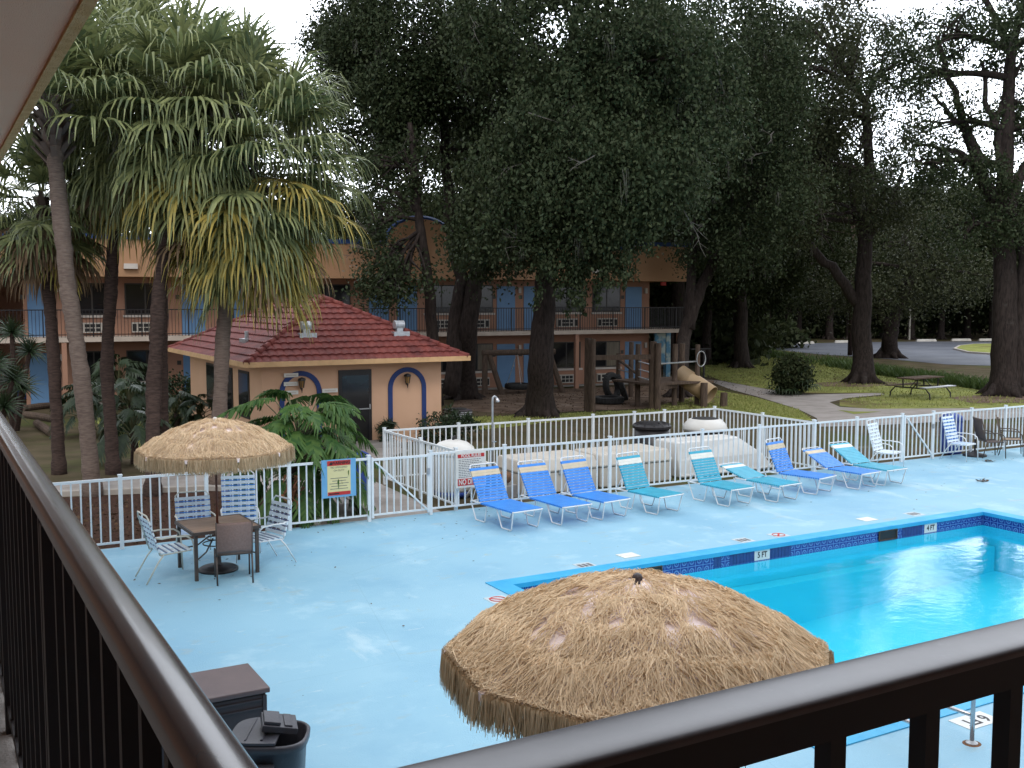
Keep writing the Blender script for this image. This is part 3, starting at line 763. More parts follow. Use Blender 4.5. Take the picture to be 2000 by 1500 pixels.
# ================================================================ LOUNGERS
LH = .36
def lounger(label, foot, ang, seat, back, th, main, accent, group):
    """origin: foot end, left corner side; local +y runs towards the head, x across"""
    t = thing('sun_lounger', label, 'sun lounger', (foot[0], foot[1], 0), R(ang), group)
    w = .64; r = .0125
    F = M['whiteframe']
    b = MB(); end = seat + .33
    b.tube([(w, .05, LH), (w, .012, LH), (w - .04, 0, LH), (.04, 0, LH), (0, .012, LH), (0, .05, LH), (0, end - .06, LH), (0, end, LH - .02)], r, 8)
    b.tube([(w, .05, LH), (w, end - .06, LH), (w, end, LH - .02)], r, 8)
    b.tube([(0, end - .05, LH), (w, end - .05, LH)], r, 8)
    b.tube([(0, seat, LH - .012), (w, seat, LH - .012)], r, 8)
    b.build('frame', F, t, smooth=True)
    for x, sgn in ((.0, 1), (w, -1)):
        for y0, y1, y2, y3 in ((.03, .13, .42, .56), (seat - .22, seat - .10, seat + .19, end)):
            b = MB(); xx = x + sgn * .03
            b.tube([(x, y0, LH - .005), (x + sgn * .01, y0 + .015, LH - .05), (xx, y1 - .02, .045), (xx, y1, .014), (xx, y1 + .03, .013), (xx, y2 - .03, .013), (xx, y2, .014), (xx, y2 + .02, .045), (x + sgn * .01, y3 - .015, LH - .05), (x, y3, LH - .005)], r, 8)
            b.build('leg', F, t, smooth=True)
    c, s = math.cos(R(th)), math.sin(R(th))
    def bk(l, off=0): return (seat + l * c - off * s, LH + l * s + off * c)
    b = MB()
    y1_, z1_ = bk(back + .07); y0_, z0_ = bk(0)
    ym, zm = bk(back + .03)
    b.tube([(.02, y0_, z0_), (.02, ym, zm), (.035, *bk(back + .055)), (.07, y1_, z1_), (w - .07, y1_, z1_), (w - .035, *bk(back + .055)), (w - .02, ym, zm), (w - .02, y0_, z0_)], r, 8)
    ys, zs = bk(back * .45)
    b.tube([(.02, ys, zs), (.02, min(end - .03, ys + .16), LH)], .008, 6); b.tube([(w - .02, ys, zs), (w - .02, min(end - .03, ys + .16), LH)], .008, 6)
    b.build('back_frame', F, t, smooth=True)
    sw = .047; gap = .054
    b = MB(); n = int((seat - .04) / gap)
    for k in range(n):
        y = .035 + k * (seat - .06) / n
        b.box(-.014, w + .014, y, y + sw + .002, LH + .010, LH + .016); b.box(-.017, -.0135, y, y + sw, LH - .014, LH + .013); b.box(w + .0135, w + .017, y, y + sw, LH - .014, LH + .013)
    b.build('seat_straps', main, t)
    b = MB(); hb = MB(); n = int(back / gap)
    for k in range(n):
        l = .02 + k * (back - .02) / n
        acc = (n - 3 <= k <= n - 2)
        m3 = Matrix.Translation((0, seat, LH)) @ Matrix.Rotation(R(th), 4, 'X')
        g = hb if acc else b
        ww = sw if not (acc or k == n - 1) else sw + .006
        g.box(.004, w - .004, l, l + ww, .012, .018, m=m3); g.box(.001, .0045, l, l + ww, -.014, .015, m=m3); g.box(w - .0045, w - .001, l, l + ww, -.014, .015, m=m3)
        if not acc and k < n - 4:
            pass
    b.build('back_straps', main, t); hb.build('headrest_straps', accent, t)
    return t
BL, TL, BE, WH = M['blue_vinyl'], M['teal_vinyl'], M['beige_vinyl'], M['white_vinyl']
LG = 'sun loungers in a row along the fence'
for lab, ft, an, st, bk_, th, m1, m2 in (
    ('blue strap sun lounger in front of the pool rules sign', (9.02, 15.88), 5, 1.10, .70, 58, BL, BE),
    ('blue strap sun lounger with upright back, second from the pool rules sign', (10.04, 15.83), 3, 1.15, .70, 54, BL, BE),
    ('blue strap sun lounger with upright back, next to the first turquoise one', (10.97, 15.85), 8, .97, .70, 61, BL, BE),
    ('turquoise strap sun lounger with upright back beside the blue ones', (12.16, 15.72), 9, .92, .70, 64, TL, WH),
    ('turquoise strap sun lounger with upright back before the tilted white cover', (13.87, 15.64), 5, .92, .70, 62, TL, WH),
    ('turquoise strap sun lounger lowered nearly flat before the tilted white cover', (15.03, 15.5), 6, .95, .75, 15, TL, WH),
    ('upright backed blue strap lounger between a flat turquoise and a half reclined blue one', (16.37, 15.72), 14, 1.05, .70, 64, BL, BE),
    ('blue strap sun lounger half reclined, second from the right end of the row', (17.59, 15.69), 6, .95, .75, 26, BL, BE),
    ('turquoise strap sun lounger half reclined at the right end of the row', (18.45, 15.75), 2, 1.0, .78, 29, TL, WH)):
    lounger(lab, ft, an, st, bk_, th, m1, m2, LG)

# ================================================================ CHAIRS, TABLE, PARASOLS
def strap_chair(label, x, y, rz, back, dark, frame, group, scale=1.0):
    """local: seat faces -y; origin on the ground under the seat centre"""
    t = thing('strap_chair', label, 'chair', (x, y, 0), rz, group)
    w = .26; r = .0125; z = .43
    def bk(l): return (.22 + l * .27, z - .02 + l * .963)
    F = frame
    b = MB()
    b.tube([(-w, *bk(0)), (-w, *bk(back - .05)), (-w + .05, *bk(back)), (w - .05, *bk(back)), (w, *bk(back - .05)), (w, *bk(0))], r, 8)
    b.tube([(-w, .22, z - .02), (-w, -.22, z), (-w + .03, -.25, z - .005), (w - .03, -.25, z - .005), (w, -.22, z), (w, .22, z - .02)], r, 8)
    b.build('frame', F, t, smooth=True)
    for s in (-1, 1):
        b = MB(); xx = s * (w + .035)
        b.tube([(s * w, *bk(.28)), (xx, .20, .66), (xx, .05, .67), (xx, -.16, .655), (xx, -.24, .60), (xx, -.265, .52), (xx, -.285, .012)], r, 8)
        b.build('arm', F, t, smooth=True)
        b = MB(); b.tube([(s * w, .16, z - .01), (s * (w + .01), .25, z - .12), (s * (w + .02), .43, .012)], r, 8)
        b.build('leg', F, t, smooth=True)
    bs, ss = MB(), MB()
    m3 = Matrix.Translation((0, .22, z - .02)) @ Matrix.Rotation(math.atan2(.963, .27), 4, 'X')
    n = int((back - .12) / .044)
    for k in range(n):
        l = .05 + k * .044 + (0 if k % 2 == 0 else .014); lw = .050 if k % 2 == 0 else .015
        bs.box(-w - .013, w + .013, l, l + lw, .006, .013, k % 2, m=m3)
        bs.box(-w - .0155, -w - .0125, l, l + lw, -.013, .012, k % 2, m=m3); bs.box(w + .0125, w + .0155, l, l + lw, -.013, .012, k % 2, m=m3)
    for x_ in (-.13, .0, .13): bs.box(x_ - .013, x_ + .013, .05, .05 + n * .044 - .01, .001, .005, 0, m=m3)
    for k in range(9):
        yy = -.23 + k * .048 + (0 if k % 2 == 0 else .012)
        ss.box(-w - .013, w + .013, yy, yy + (.052 if k % 2 == 0 else .018), z + .008, z + .014, k % 2)
    bs.build('back_straps', [M['pale_vinyl'], dark], t); ss.build('seat_straps', [M['pale_vinyl'], dark], t)
    return t
BV, NV = M['blue_vinyl'], M['navy_vinyl']
cg = 'strap chairs around the brown table'
strap_chair('white strap chair with navy straps seen side on, left of the brown table', 3.10, 15.85, R(96), .62, NV, M['creamframe'], cg)
strap_chair('low white strap chair behind the far left corner of the brown table', 3.72, 16.85, R(-4), .62, M['blue_vinyl'], M['creamframe'], cg)
strap_chair('tall backed white strap chair with blue straps behind the brown table', 4.45, 16.95, R(-12), .88, BV, M['whiteframe'], cg)
strap_chair('white strap chair with navy straps right of the brown table, turned side on', 4.52, 15.92, R(-75), .62, NV, M['whiteframe'], cg)
cg = 'strap chairs by the fence at the right'
strap_chair('tall white strap chair beside the last turquoise lounger', 20.35, 17.42, R(18), .80, M['pale_vinyl'], M['whiteframe'], cg)
strap_chair('tall white strap chair in front of the brown sling chair', 23.2, 17.5, R(10), .80, M['blue_vinyl'], M['whiteframe'], cg)

def sling_chair(label, x, y, rz, sling, back=.56, arms=True, straight=False):
    t = thing('sling_chair', label, 'chair', (x, y, 0), rz, 'brown framed sling chairs')
    w, r, z = .25, .013, .43
    F = M['bronze']
    tilt = .10 if straight else .22
    def bk(l): return (.22 + l * tilt, z + l)
    b = MB()
    for s in (-1, 1):
        b.tube([(s * w, -.24, z + .01), (s * w, .20, z - .01), (s * w, *bk(.03)), (s * w, *bk(back))], r, 8)
    b.tube([(-w, *bk(.02)), (w, *bk(.02))], r, 8); b.tube([(-w, -.22, z - .01), (w, -.22, z - .01)], r, 8)
    b.build('frame', F, t, smooth=True)
    for s in (-1, 1):
        b = MB(); b.tube([(s * w, .20, z), (s * w, .30 if not straight else .27, .012)], r, 8); b.build('leg', F, t, smooth=True)
        b = MB()
        if arms:
            xx = s * (w + .03)
            b.tube([(s * w, *bk(.26)), (xx, .20, .67), (xx, .0, .675), (xx, -.17, .65), (xx, -.24, .58), (xx, -.27, .40), (xx, -.29, .012)], r, 8); b.build('arm', F, t, smooth=True)
        else:
            b.tube([(s * w, -.22, z), (s * w, -.25, .012)], r, 8); b.build('leg', F, t, smooth=True)
    b = MB(); n = 10; vs = []
    prof = [(-.24, z + .012), (0, z - .012), (.17, z + .005)]
    for i in range(n + 1):
        f = i / n; sag = -.012 * math.sin(f * PI)
        vs.append((-w + .006, -.24 + .44 * f, z + sag + .004)); vs.append((w - .006, -.24 + .44 * f, z + sag + .004))
    k0 = len(vs)
    for i in range(n + 1):
        f = i / n; y_, z_ = bk(.04 + (back - .05) * f); sag = .02 * math.sin(f * PI)
        vs.append((-w + .006, y_ + sag, z_)); vs.append((w - .006, y_ + sag, z_))
    sb = MB(); sb.v = vs[:k0]; sb.f = [(2 * i, 2 * i + 1, 2 * i + 3, 2 * i + 2) for i in range(n)]; sb.mi = [0] * n
    so = sb.build('seat_sling', sling, t, smooth=True)
    so.modifiers.new('thick', 'SOLIDIFY').thickness = .006
    sb = MB(); sb.v = vs[k0:]; sb.f = [(2 * i, 2 * i + 1, 2 * i + 3, 2 * i + 2) for i in range(n)]; sb.mi = [0] * n
    so = sb.build('back_sling', sling, t, smooth=True)
    so.modifiers.new('thick', 'SOLIDIFY').thickness = .006
    return t
sling_chair('taupe sling chair with its back to us in front of the brown table', 3.88, 15.20, R(170), M['sling'], .50, False, True)
sling_chair('dark brown sling armchair by the right hand fence, seen from the side', 24.25, 17.45, R(62), M['darksling'], .62)
sling_chair('tan sling armchair by the right hand fence beyond the dark brown one', 25.1, 17.45, R(40), M['tansling'], .60)

# brown table
TX, TY = 3.83, 15.92
t = thing('patio_table', 'square brown patio table with plank top and dark metal legs', 'table', (TX, TY, 0), R(3))
b = MB(); hw = .50
b.box(-hw, hw, -hw, -.03, .70, .725); b.box(-hw, hw, .03, hw, .70, .725); b.box(-hw, -.03, -.03, .03, .70, .725); b.box(.03, hw, -.03, .03, .70, .725)
b.build('tabletop', M['tabletop'], t)
b = MB()
for p, q in (((-hw, -hw), (hw, -hw)), ((hw, -hw), (hw, hw)), ((hw, hw), (-hw, hw)), ((-hw, hw), (-hw, -hw))): b.bar((*p, .705), (*q, .705), .03, .046)
b.bar((-hw, 0, .68), (hw, 0, .68), .03, .025)
b.build('apron', M['bronze'], t)
for sx in (-1, 1):
    for sy in (-1, 1):
        b = MB(); b.box(sx * .46 - .024, sx * .46 + .024, sy * .46 - .024, sy * .46 + .024, 0, .682); b.build('leg', M['bronze'], t)
b = MB()
for sx in (-1, 1):
    for sy in (-1, 1): b.tube([(sx * .45, sy * .45, .30), (sx * .25, sy * .25, .36), (sx * .10, sy * .10, .52)], .012, 6)
b.tube([(math.cos(a) * .16, math.sin(a) * .16, .50) for a in [i * PI / 10 for i in range(21)]], .010, 6, cap=False)
b.tube([(math.cos(a) * .22, math.sin(a) * .22, .42) for a in [i * PI / 10 for i in range(21)]], .010, 6, cap=False)
b.build('leg_brace', M['bronze'], t)

def thatch_parasol(label, x, y, apex, rim, nst, seed, rot=0, cap=M['resindark']):
    rg = random.Random(seed)
    t = thing('thatched_parasol', label, 'parasol', (x, y, 0), rot, 'thatched parasols')
    # dome profile (fraction of rim radius, drop below apex)
    prof = [(.02, 0), (.2, .03), (.4, .09), (.6, .175), (.8, .29), (.92, .375), (1.0, .44)]
    def dz(f):
        for (a, za), (b_, zb_) in zip(prof, prof[1:]):
            if f <= b_: return lerp(za, zb_, (f - a) / (b_ - a))
        return prof[-1][1]
    NS = 10
    def facet(a):      # canvas panels sag between the ribs
        k = (a * NS / (2 * PI)) % 1.0
        return 1 - .045 * math.sin(k * PI)
    b = MB(); nr, na = 12, 60
    for i in range(nr + 1):
        f = .02 + .98 * i / nr
        for j in range(na):
            a = 2 * PI * j / na; rr = f * rim * facet(a)
            b.v.append((rr * math.cos(a), rr * math.sin(a), apex - dz(f) - .012))
    for i in range(nr):
        for j in range(na):
            j2 = (j + 1) % na; b.f.append((i * na + j, i * na + j2, (i + 1) * na + j2, (i + 1) * na + j)); b.mi.append(0)
    b.build('canopy', M['canvas'], t, smooth=True)
    # straw: courses of raffia lying down the slope, ruffled, thinner near the crown
    V = []
    # tufted course lines where straw bunches up
    bald = [(rg.uniform(.24, .50), (k_ + rg.uniform(-.3, .3)) * 2 * PI / 15, rg.uniform(.034, .056)) for k_ in range(15)] + [(rg.uniform(.5, .9), rg.uniform(0, 2 * PI), rg.uniform(.028, .045)) for _ in range(12)]
    for i in range(nst):
        f = math.sqrt(rg.uniform(.003, 1.0)); a = rg.uniform(0, 2 * PI)
        px_, py_ = f * math.cos(a), f * math.sin(a)
        swirl = .35 * math.sin(a * 3 + f * 9) + .25 * math.sin(a * 7 - f * 5)
        da = rg.gauss(0, .45) + swirl * .8 + (rg.choice((-1.2, 1.2)) if rg.random() < .07 else 0)
        L = rg.uniform(.08, .20) * (.6 + .4 * f)
        f2 = min(1.012, f + L * math.cos(da) / rim); a2 = a + L * math.sin(da) / (rim * max(f, .15))
        soft = rg.uniform(.5, 1.3)
        hx_, hy_ = f2 * math.cos(a2), f2 * math.sin(a2); mx_, my_ = (px_ + hx_) / 2, (py_ + hy_) / 2
        if any(min((qx - bf * math.cos(ba)) ** 2 + (qy - bf * math.sin(ba)) ** 2 * 1.0 for qx, qy in ((px_, py_), (mx_, my_), (hx_, hy_))) < br * br * soft for bf, ba, br in bald): continue
        lump = .018 * (math.sin(f * 26 + 1.3 * math.sin(a * 5)) + 1)
        h1 = lump + rg.uniform(-.005, .030); h2 = lump * .6 + rg.uniform(-.012, .028)
        p = Vector((f * rim * facet(a) * math.cos(a), f * rim * facet(a) * math.sin(a), apex - dz(f) + h1))
        q = Vector((f2 * rim * facet(a2) * math.cos(a2), f2 * rim * facet(a2) * math.sin(a2), apex - dz(f2) + h2))
        sd_ = (q - p).cross(Vector((rg.gauss(0, .5), rg.gauss(0, .5), 1)))
        if sd_.length < 1e-5: continue
        sd_ = sd_.normalized() * rg.uniform(.0018, .0040)
        V += [p - sd_, p + sd_, q + sd_ * .5, q - sd_ * .5]
    np_quads('thatch', V, M['straw'], t)
    # skirt of raffia hanging from the rim, split at the ribs
    V = []
    for layer_ in range(3):
        for i in range(int(nst * .13)):
            a = rg.uniform(0, 2 * PI); k = (a * NS / (2 * PI)) % 1.0
            if k < .03 or k > .97: continue
            rr = rim * facet(a) * (1.0 + rg.uniform(-.02, .025)) + layer_ * .008
            z = apex - .435 + rg.uniform(-.01, .012)
            L = rg.uniform(.15, .20) if rg.random() < .8 else rg.uniform(.10, .24)
            p = Vector((rr * math.cos(a), rr * math.sin(a), z)); a2 = a + rg.gauss(0, .018)
            q = Vector((rr * 1.012 * math.cos(a2), rr * 1.012 * math.sin(a2), z - L))
            tn = Vector((-math.sin(a), math.cos(a), 0)); tn = (tn + Vector((math.cos(a), math.sin(a), 0)) * rg.gauss(0, .6)).normalized() * rg.uniform(.0022, .005)
            V += [p - tn, p + tn, q + tn * .5, q - tn * .5]
    np_quads('fringe', V, M['strawrim'], t)
    for k in range(NS):
        b = MB(); a = 2 * PI * k / NS
        pts = [(f * rim * 1.0 * math.cos(a), f * rim * math.sin(a), apex - dz(f) - .05) for f in (.03, .4, .8, 1.0)]
        b.tube(pts, .007, 5)
        b.tube([(.03 * math.cos(a), .03 * math.sin(a), apex - .62), (.5 * rim * math.cos(a), .5 * rim * math.sin(a), apex - dz(.5) - .055)], .006, 5)
        b.build('rib', M['bronze'], t)
    for k in range(NS):      # white pockets at the rib tips
        b = MB(); a = 2 * PI * k / NS; c = Vector((rim * math.cos(a), rim * math.sin(a), apex - .43)); tn = Vector((-math.sin(a), math.cos(a), 0)); rd = Vector((math.cos(a), math.sin(a), 0))
        b.add([c - rd * .10 + Vector((0, 0, .06)), c - tn * .028 + rd * .012, c + tn * .028 + rd * .012], [(0, 1, 2)])
        b.add([c - tn * .02 + rd * .014, c + tn * .02 + rd * .014, c + tn * .016 + rd * .016 - Vector((0, 0, .05)), c - tn * .016 + rd * .016 - Vector((0, 0, .05))], [(0, 1, 2, 3)])
        b.build('rib_pocket', M['canvas'], t)
    b = MB(); b.tube([(0, 0, .10), (0, 0, apex - .02)], .019, 10); b.build('pole', M['reddpole'], t, smooth=True)
    b = MB(); b.lathe([(.018, 0), (.02, .03), (.03, .04), (.034, .055), (.026, .075), (.008, .085)], 14, (0, 0, apex - .025)); b.build('finial', cap, t, smooth=True)
    b = MB(); b.lathe([(.30, .0), (.30, .03), (.26, .055), (.10, .075), (.05, .10), (.04, .28), (.026, .30)], 28); b.build('base', M['black'], t, smooth=True)
    return t
p = at(1245, 1128, 6.55)
thatch_parasol('large straw thatched parasol close below the balcony beside the pool', p.x, p.y, p.z - .03, 1.20, 30000, 5, R(8))
thatch_parasol('straw thatched parasol standing through the brown table', TX, TY, 2.30, 1.14, 26000, 9, R(20), M['whitefiber'])
t = thing('parasol_base', 'empty black parasol base under the chairs at the right fence', 'parasol base', (24.13, 17.80, 0))
b = MB(); b.lathe([(.30, .0), (.30, .03), (.27, .055), (.10, .09), (.06, .14)], 28); b.build('foot', M['black'], t, smooth=True)
b = MB(); b.tube([(0, 0, .14), (0, 0, .45)], .024, 10); b.build('sleeve', M['black'], t, smooth=True)

# ================================================================ DECK BOX, TRASH CAN, POOL HANDRAILS
c0 = at_z(528, 1342, .66); c1 = at_z(486, 1294, .66)
bx1, by0, by1 = c0.x, c0.y, c1.y
t = thing('deck_box', 'brown resin deck storage box below the left railing', 'storage box', (bx1 - .65, (by0 + by1) / 2, 0))
dpt = max(.5, by1 - by0)
b = MB(); b.box(-.62, .62, -dpt / 2 + .03, dpt / 2 - .03, .02, .60); b.build('body', M['resindark'], t, bevel=.015)
b = MB(); b.box(-.655, .65, -dpt / 2, dpt / 2, .61, .66); b.build('lid', M['resin'], t, bevel=.012)
b = MB()
for x in (-.60, .585): b.box(x, x + .035, -dpt / 2 + .012, -dpt / 2 + .028, .03, .59)
b.box(-.56, .58, -dpt / 2 + .012, -dpt / 2 + .028, .47, .485); b.box(-.56, .58, -dpt / 2 + .012, -dpt / 2 + .028, .545, .56)
b.build('panel_trim', M['resindark'], t)
p = at_z(527, 1430, .92)
t = thing('trash_can', 'charcoal plastic trash can with its lid half open beside the deck box', 'trash can', (p.x, p.y, 0), R(-28))
b = MB(); n = 40
def sq(r, k=.62):
    out = []
    for i in range(n):
        a = 2 * PI * i / n; cc, ss = math.cos(a), math.sin(a)
        out.append((r * math.copysign(abs(cc) ** k, cc), r * .9 * math.copysign(abs(ss) ** k, ss)))
    return out
rings = [(.20, .0), (.21, .03), (.245, .55), (.262, .84), (.285, .85), (.29, .90), (.275, .915), (.262, .90), (.235, .5), (.205, .05)]
for r_, z_ in rings: b.v += [(x, y, z_) for x, y in sq(r_)]
for i in range(len(rings) - 1):
    for j in range(n): b.f.append((i * n + j, i * n + (j + 1) % n, (i + 1) * n + (j + 1) % n, (i + 1) * n + j)); b.mi.append(0)
b.f.append(tuple(range(n - 1, -1, -1))); b.mi.append(0); b.f.append(tuple((len(rings) - 1) * n + j for j in range(n))); b.mi.append(0)
b.build('body', M['binplastic'], t, smooth=True)
b = MB()
pl = [(x, y) for x, y in sq(.275) if x < .09]
b.prism(pl, .918, .94); b.bar((-.02, -.2, .945), (-.02, .2, .945), .02, .012); b.bar((-.14, -.2, .945), (-.14, .2, .945), .012, .008)
ld = b.build('lid', M['binplastic'], t, bevel=.008)
b = MB(); m3 = Matrix.Translation((.06, .02, .955)) @ Matrix.Rotation(R(12), 4, 'Y') @ Matrix.Rotation(R(15), 4, 'Z')
b.box(-.13, .13, -.12, .12, 0, .05, m=m3); b.box(-.12, .0, -.10, .10, .051, .075, m=m3); b.box(.03, .09, -.10, .10, .051, .062, m=m3)
b.build('hinged_flap', M['binplastic'], ld, bevel=.014)
for s in (-1, 1):
    b = MB(); b.box(-.08, .08, s * .262 - .03, s * .262 + .03, .70, .78); b.build('handle', M['binplastic'], t, bevel=.01)

pp = at_z(1898, 1452, 0)
def handrail(label, x, y):
    t = thing('pool_handrail', label, 'handrail', (x, y, 0), 0, 'pool entry handrails')
    b = MB(); r = .021
    b.tube([(0, 0, 0), (0, 0, .48), (0, .015, .55), (0, .05, .59), (0, .12, .60), (0, .90, .50), (0, 1.02, .47), (0, 1.08, .42), (0, 1.10, .34), (0, 1.10, -.62)], r, 10)
    b.tube([(0, 0, .27), (0, 1.10, .22)], r * .9, 10)
    b.build('tube', M['chrome'], t, smooth=True)
    b = MB(); b.lathe([(.055, .002), (.055, .010), (.035, .022), (.024, .03)], 16); b.build('flange', M['galv'], t)
    b = MB(); b.lathe([(.085, -.001), (.07, .004)], 14, sx=1.1); b.build('rust_stain', M['rust'], t)
handrail('stainless pool handrail beside the 6 FT deck tile, nearer the pool corner at right', pp.x, pp.y)
handrail('stainless pool handrail seen between the railing bars, nearer the thatched parasol', pp.x - .62, pp.y)

# ================================================================ PUMP YARD
t = thing('filter_tank', 'round white filter tank with domed lid inside the pump yard', 'filter tank', (9.72, 19.7, 0))
b = MB(); b.lathe([(.40, .10), (.43, .16), (.44, .80), (.45, .86), (.42, .90)], 32); b.build('tank', M['whitefiber'], t, smooth=True)
b = MB(); b.lathe([(.46, .86), (.47, .92), (.43, 1.02), (.30, 1.12), (.14, 1.165), (.08, 1.17)], 32); b.build('lid', M['whitefiber'], t, smooth=True)
b = MB(); b.lathe([(.40, .0), (.41, .10), (.36, .11)], 32); b.build('base', M['bluebin'], t, smooth=True)
b = MB(); b.tube([(0, 0, 1.17), (0, 0, 1.22), (.05, .0, 1.24)], .03, 8); b.build('valve', M['black'], t)
t = thing('pool_pump', 'rusty brown pool pump motor between the filter tank and the pump cover', 'pump', (10.45, 18.95, 0), R(20))
b = MB(); b.tube([(-.18, 0, .40), (.2, 0, .40)], .13, 14); b.tube([(.21, 0, .40), (.27, 0, .40)], .10, 14); b.build('motor', M['rust'], t, smooth=True)
b = MB(); b.lathe([(.14, .2), (.15, .5), (.11, .58), (.05, .6)], 14, (-.36, 0, 0)); b.build('strainer', M['black'], t, smooth=True)
b = MB(); b.tube([(-.36, 0, .6), (-.36, 0, .75), (-.36, .25, .78), (-.36, .6, .78)], .035, 8); b.tube([(-.5, 0, .3), (-.75, .1, .3), (-.75, .3, .05)], .035, 8); b.build('pipe', M['whitefiber'], t, smooth=True)
b = MB(); b.box(-.5, .3, -.2, .2, -.03, .25); b.build('plinth', M['concrete'], t, bevel=.01)
def pump_cover(label, x0, x1):
    t = thing('pump_cover', label, 'pump cover', ((x0 + x1) / 2, 19.55, 0), 0, 'low fiberglass pump covers')
    L = (x1 - x0) / 2
    b = MB(); k = .93
    lo = [(-L, -.62), (L, -.62), (L, .62), (-L, .62)]
    vs = [(x, y, -.03) for x, y in lo] + [(x * .985, y * .96, .42) for x, y in lo]
    b.add(vs, [(3, 2, 1, 0), (4, 5, 6, 7)] + [(i, (i + 1) % 4, 4 + (i + 1) % 4, 4 + i) for i in range(4)])
    b.build('body', M['fiberglass'], t, bevel=.03)
    b = MB()
    lo = [(-L - .01, -.63), (L + .01, -.63), (L + .01, .63), (-L - .01, .63)]
    vs = [(x, y, .425) for x, y in lo] + [(x, y, .47) for x, y in lo] + [(x * .93, y * .84, .70) for x, y in lo]
    b.add(vs, [(3, 2, 1, 0), (8, 9, 10, 11)] + [(i, (i + 1) % 4, 4 + (i + 1) % 4, 4 + i) for i in range(4)] + [(4 + i, 4 + (i + 1) % 4, 8 + (i + 1) % 4, 8 + i) for i in range(4)])
    b.build('lid', M['fiberglass'], t, bevel=.03)
    for y in (-.635,):
        b = MB(); b.box(-.06, .06, y - .02, y, .38, .46); b.build('latch', M['galv'], t)
pump_cover('low beige fiberglass pump cover nearest the filter tank', 10.95, 12.90)
pump_cover('low beige fiberglass pump cover beside the tilted white cover', 12.96, 14.95)
t = thing('spa_cover', 'large white fiberglass shell with sloping sides beside the pump covers', 'fiberglass cover', (16.75, 19.55, 0))
b = MB()
lo = [(-1.5, -.55), (1.45, -.55), (1.45, .55), (-1.5, .55)]
up = [(-1.5, -.42), (.45, -.30), (.45, .30), (-1.5, .42)]
md = [(-1.53, -.5), (1.1, -.46), (1.1, .46), (-1.53, .5)]
vs = [(x, y, -.03) for x, y in lo] + [(x, y, .38) for x, y in md] + [(x, y, .80) for x, y in up]
b.add(vs, [(3, 2, 1, 0), (8, 9, 10, 11)] + [(4 * r_ + i, 4 * r_ + (i + 1) % 4, 4 * r_ + 4 + (i + 1) % 4, 4 * r_ + 4 + i) for r_ in (0, 1) for i in range(4)])
b.build('shell', M['whitefiber'], t, bevel=.035)
b = MB(); b.tube([(-1.5, -.56, .02), (1.45, -.56, .02), (1.45, .56, .02), (-1.5, .56, .02)], .035, 8); b.build('rim', M['whitefiber'], t, smooth=True)
t = thing('drum_bin', 'black drum with a ribbed lid inside the pump yard, beside the white lidded heater', 'drum', (15.85, 20.9, 0))
b = MB(); b.lathe([(.40, -.02), (.42, .1), (.44, .92)], 28); b.build('body', M['black'], t, smooth=True)
b = MB(); b.lathe([(.48, .92), (.49, .98), (.44, 1.03), (.25, 1.07), (.08, 1.08)], 28)
for k in range(12):
    a = k * PI / 6; b.bar((.46 * math.cos(a), .46 * math.sin(a), 1.01), (.28 * math.cos(a), .28 * math.sin(a), 1.07), .03, .03)
b.build('lid', M['black'], t)
t = thing('pool_heater', 'black cylindrical pool heater with a domed white lid in the pump yard', 'pool heater', (17.56, 20.9, 0))
b = MB(); b.lathe([(.46, -.02), (.47, .1), (.47, .76)], 32); b.build('body', M['black'], t, smooth=True)
b = MB(); b.lathe([(.56, .76), (.58, .82), (.52, .94), (.42, 1.04), (.36, 1.06)], 32); b.build('lid', M['whitefiber'], t, smooth=True)
b = MB(); b.lathe([(.36, 1.058), (.30, 1.075), (.04, 1.09)], 32); b.build('vent_grille', M['acdark'], t)
t = thing('outdoor_shower', 'thin grey outdoor shower post standing behind the pump yard fence', 'shower', (11.42, 20.2, 0), R(0))
s0 = at_y(962, 905, 20.2); t.location.x = s0.x
zt = at_y(962, 774, 20.2).z
b = MB(); b.tube([(0, 0, 0), (0, 0, zt - .12), (.01, 0, zt - .03), (.05, 0, zt), (.10, 0, zt - .03)], .024, 8); b.build('pipe', M['galv'], t, smooth=True)
b = MB(); b.tube([(.10, 0, zt - .03), (.125, 0, zt - .10), (.135, 0, zt - .13)], [.02, .045, .055], 12); b.build('shower_head', M['chrome'], t, smooth=True)
b = MB(); b.tube([(0, -.03, 1.0), (0, -.09, 1.0)], .02, 8); b.bar((-.05, -.09, 1.0), (.05, -.09, 1.0), .015, .015); b.build('tap', M['chrome'], t)
def round_bin(label, x, y, h, r, m):
    t = thing('trash_barrel', label, 'trash barrel', (x, y, -.02), 0, 'blue trash barrels')
    b = MB(); b.lathe([(r * .86, 0), (r * .9, .04), (r * .98, h * .33), (r * .95, h * .35), (r, h * .66), (r * .97, h * .68), (r, h - .12)], 26); b.build('body', m, t, smooth=True)
    b = MB(); b.lathe([(r * 1.05, h - .12), (r * 1.06, h - .05), (r * .8, h + .04), (r * .3, h + .10), (.03, h + .11)], 26); b.build('lid', m, t, smooth=True)
p = at_z(703, 962, 0); round_bin('blue trash barrel behind the warning sign', p.x, p.y, .82, .25, M['bluebin'])
p = at_z(1857, 884, 0); round_bin('blue trash barrel behind the right hand fence and strap chair', p.x, p.y, 1.0, .30, M['bluebin'])
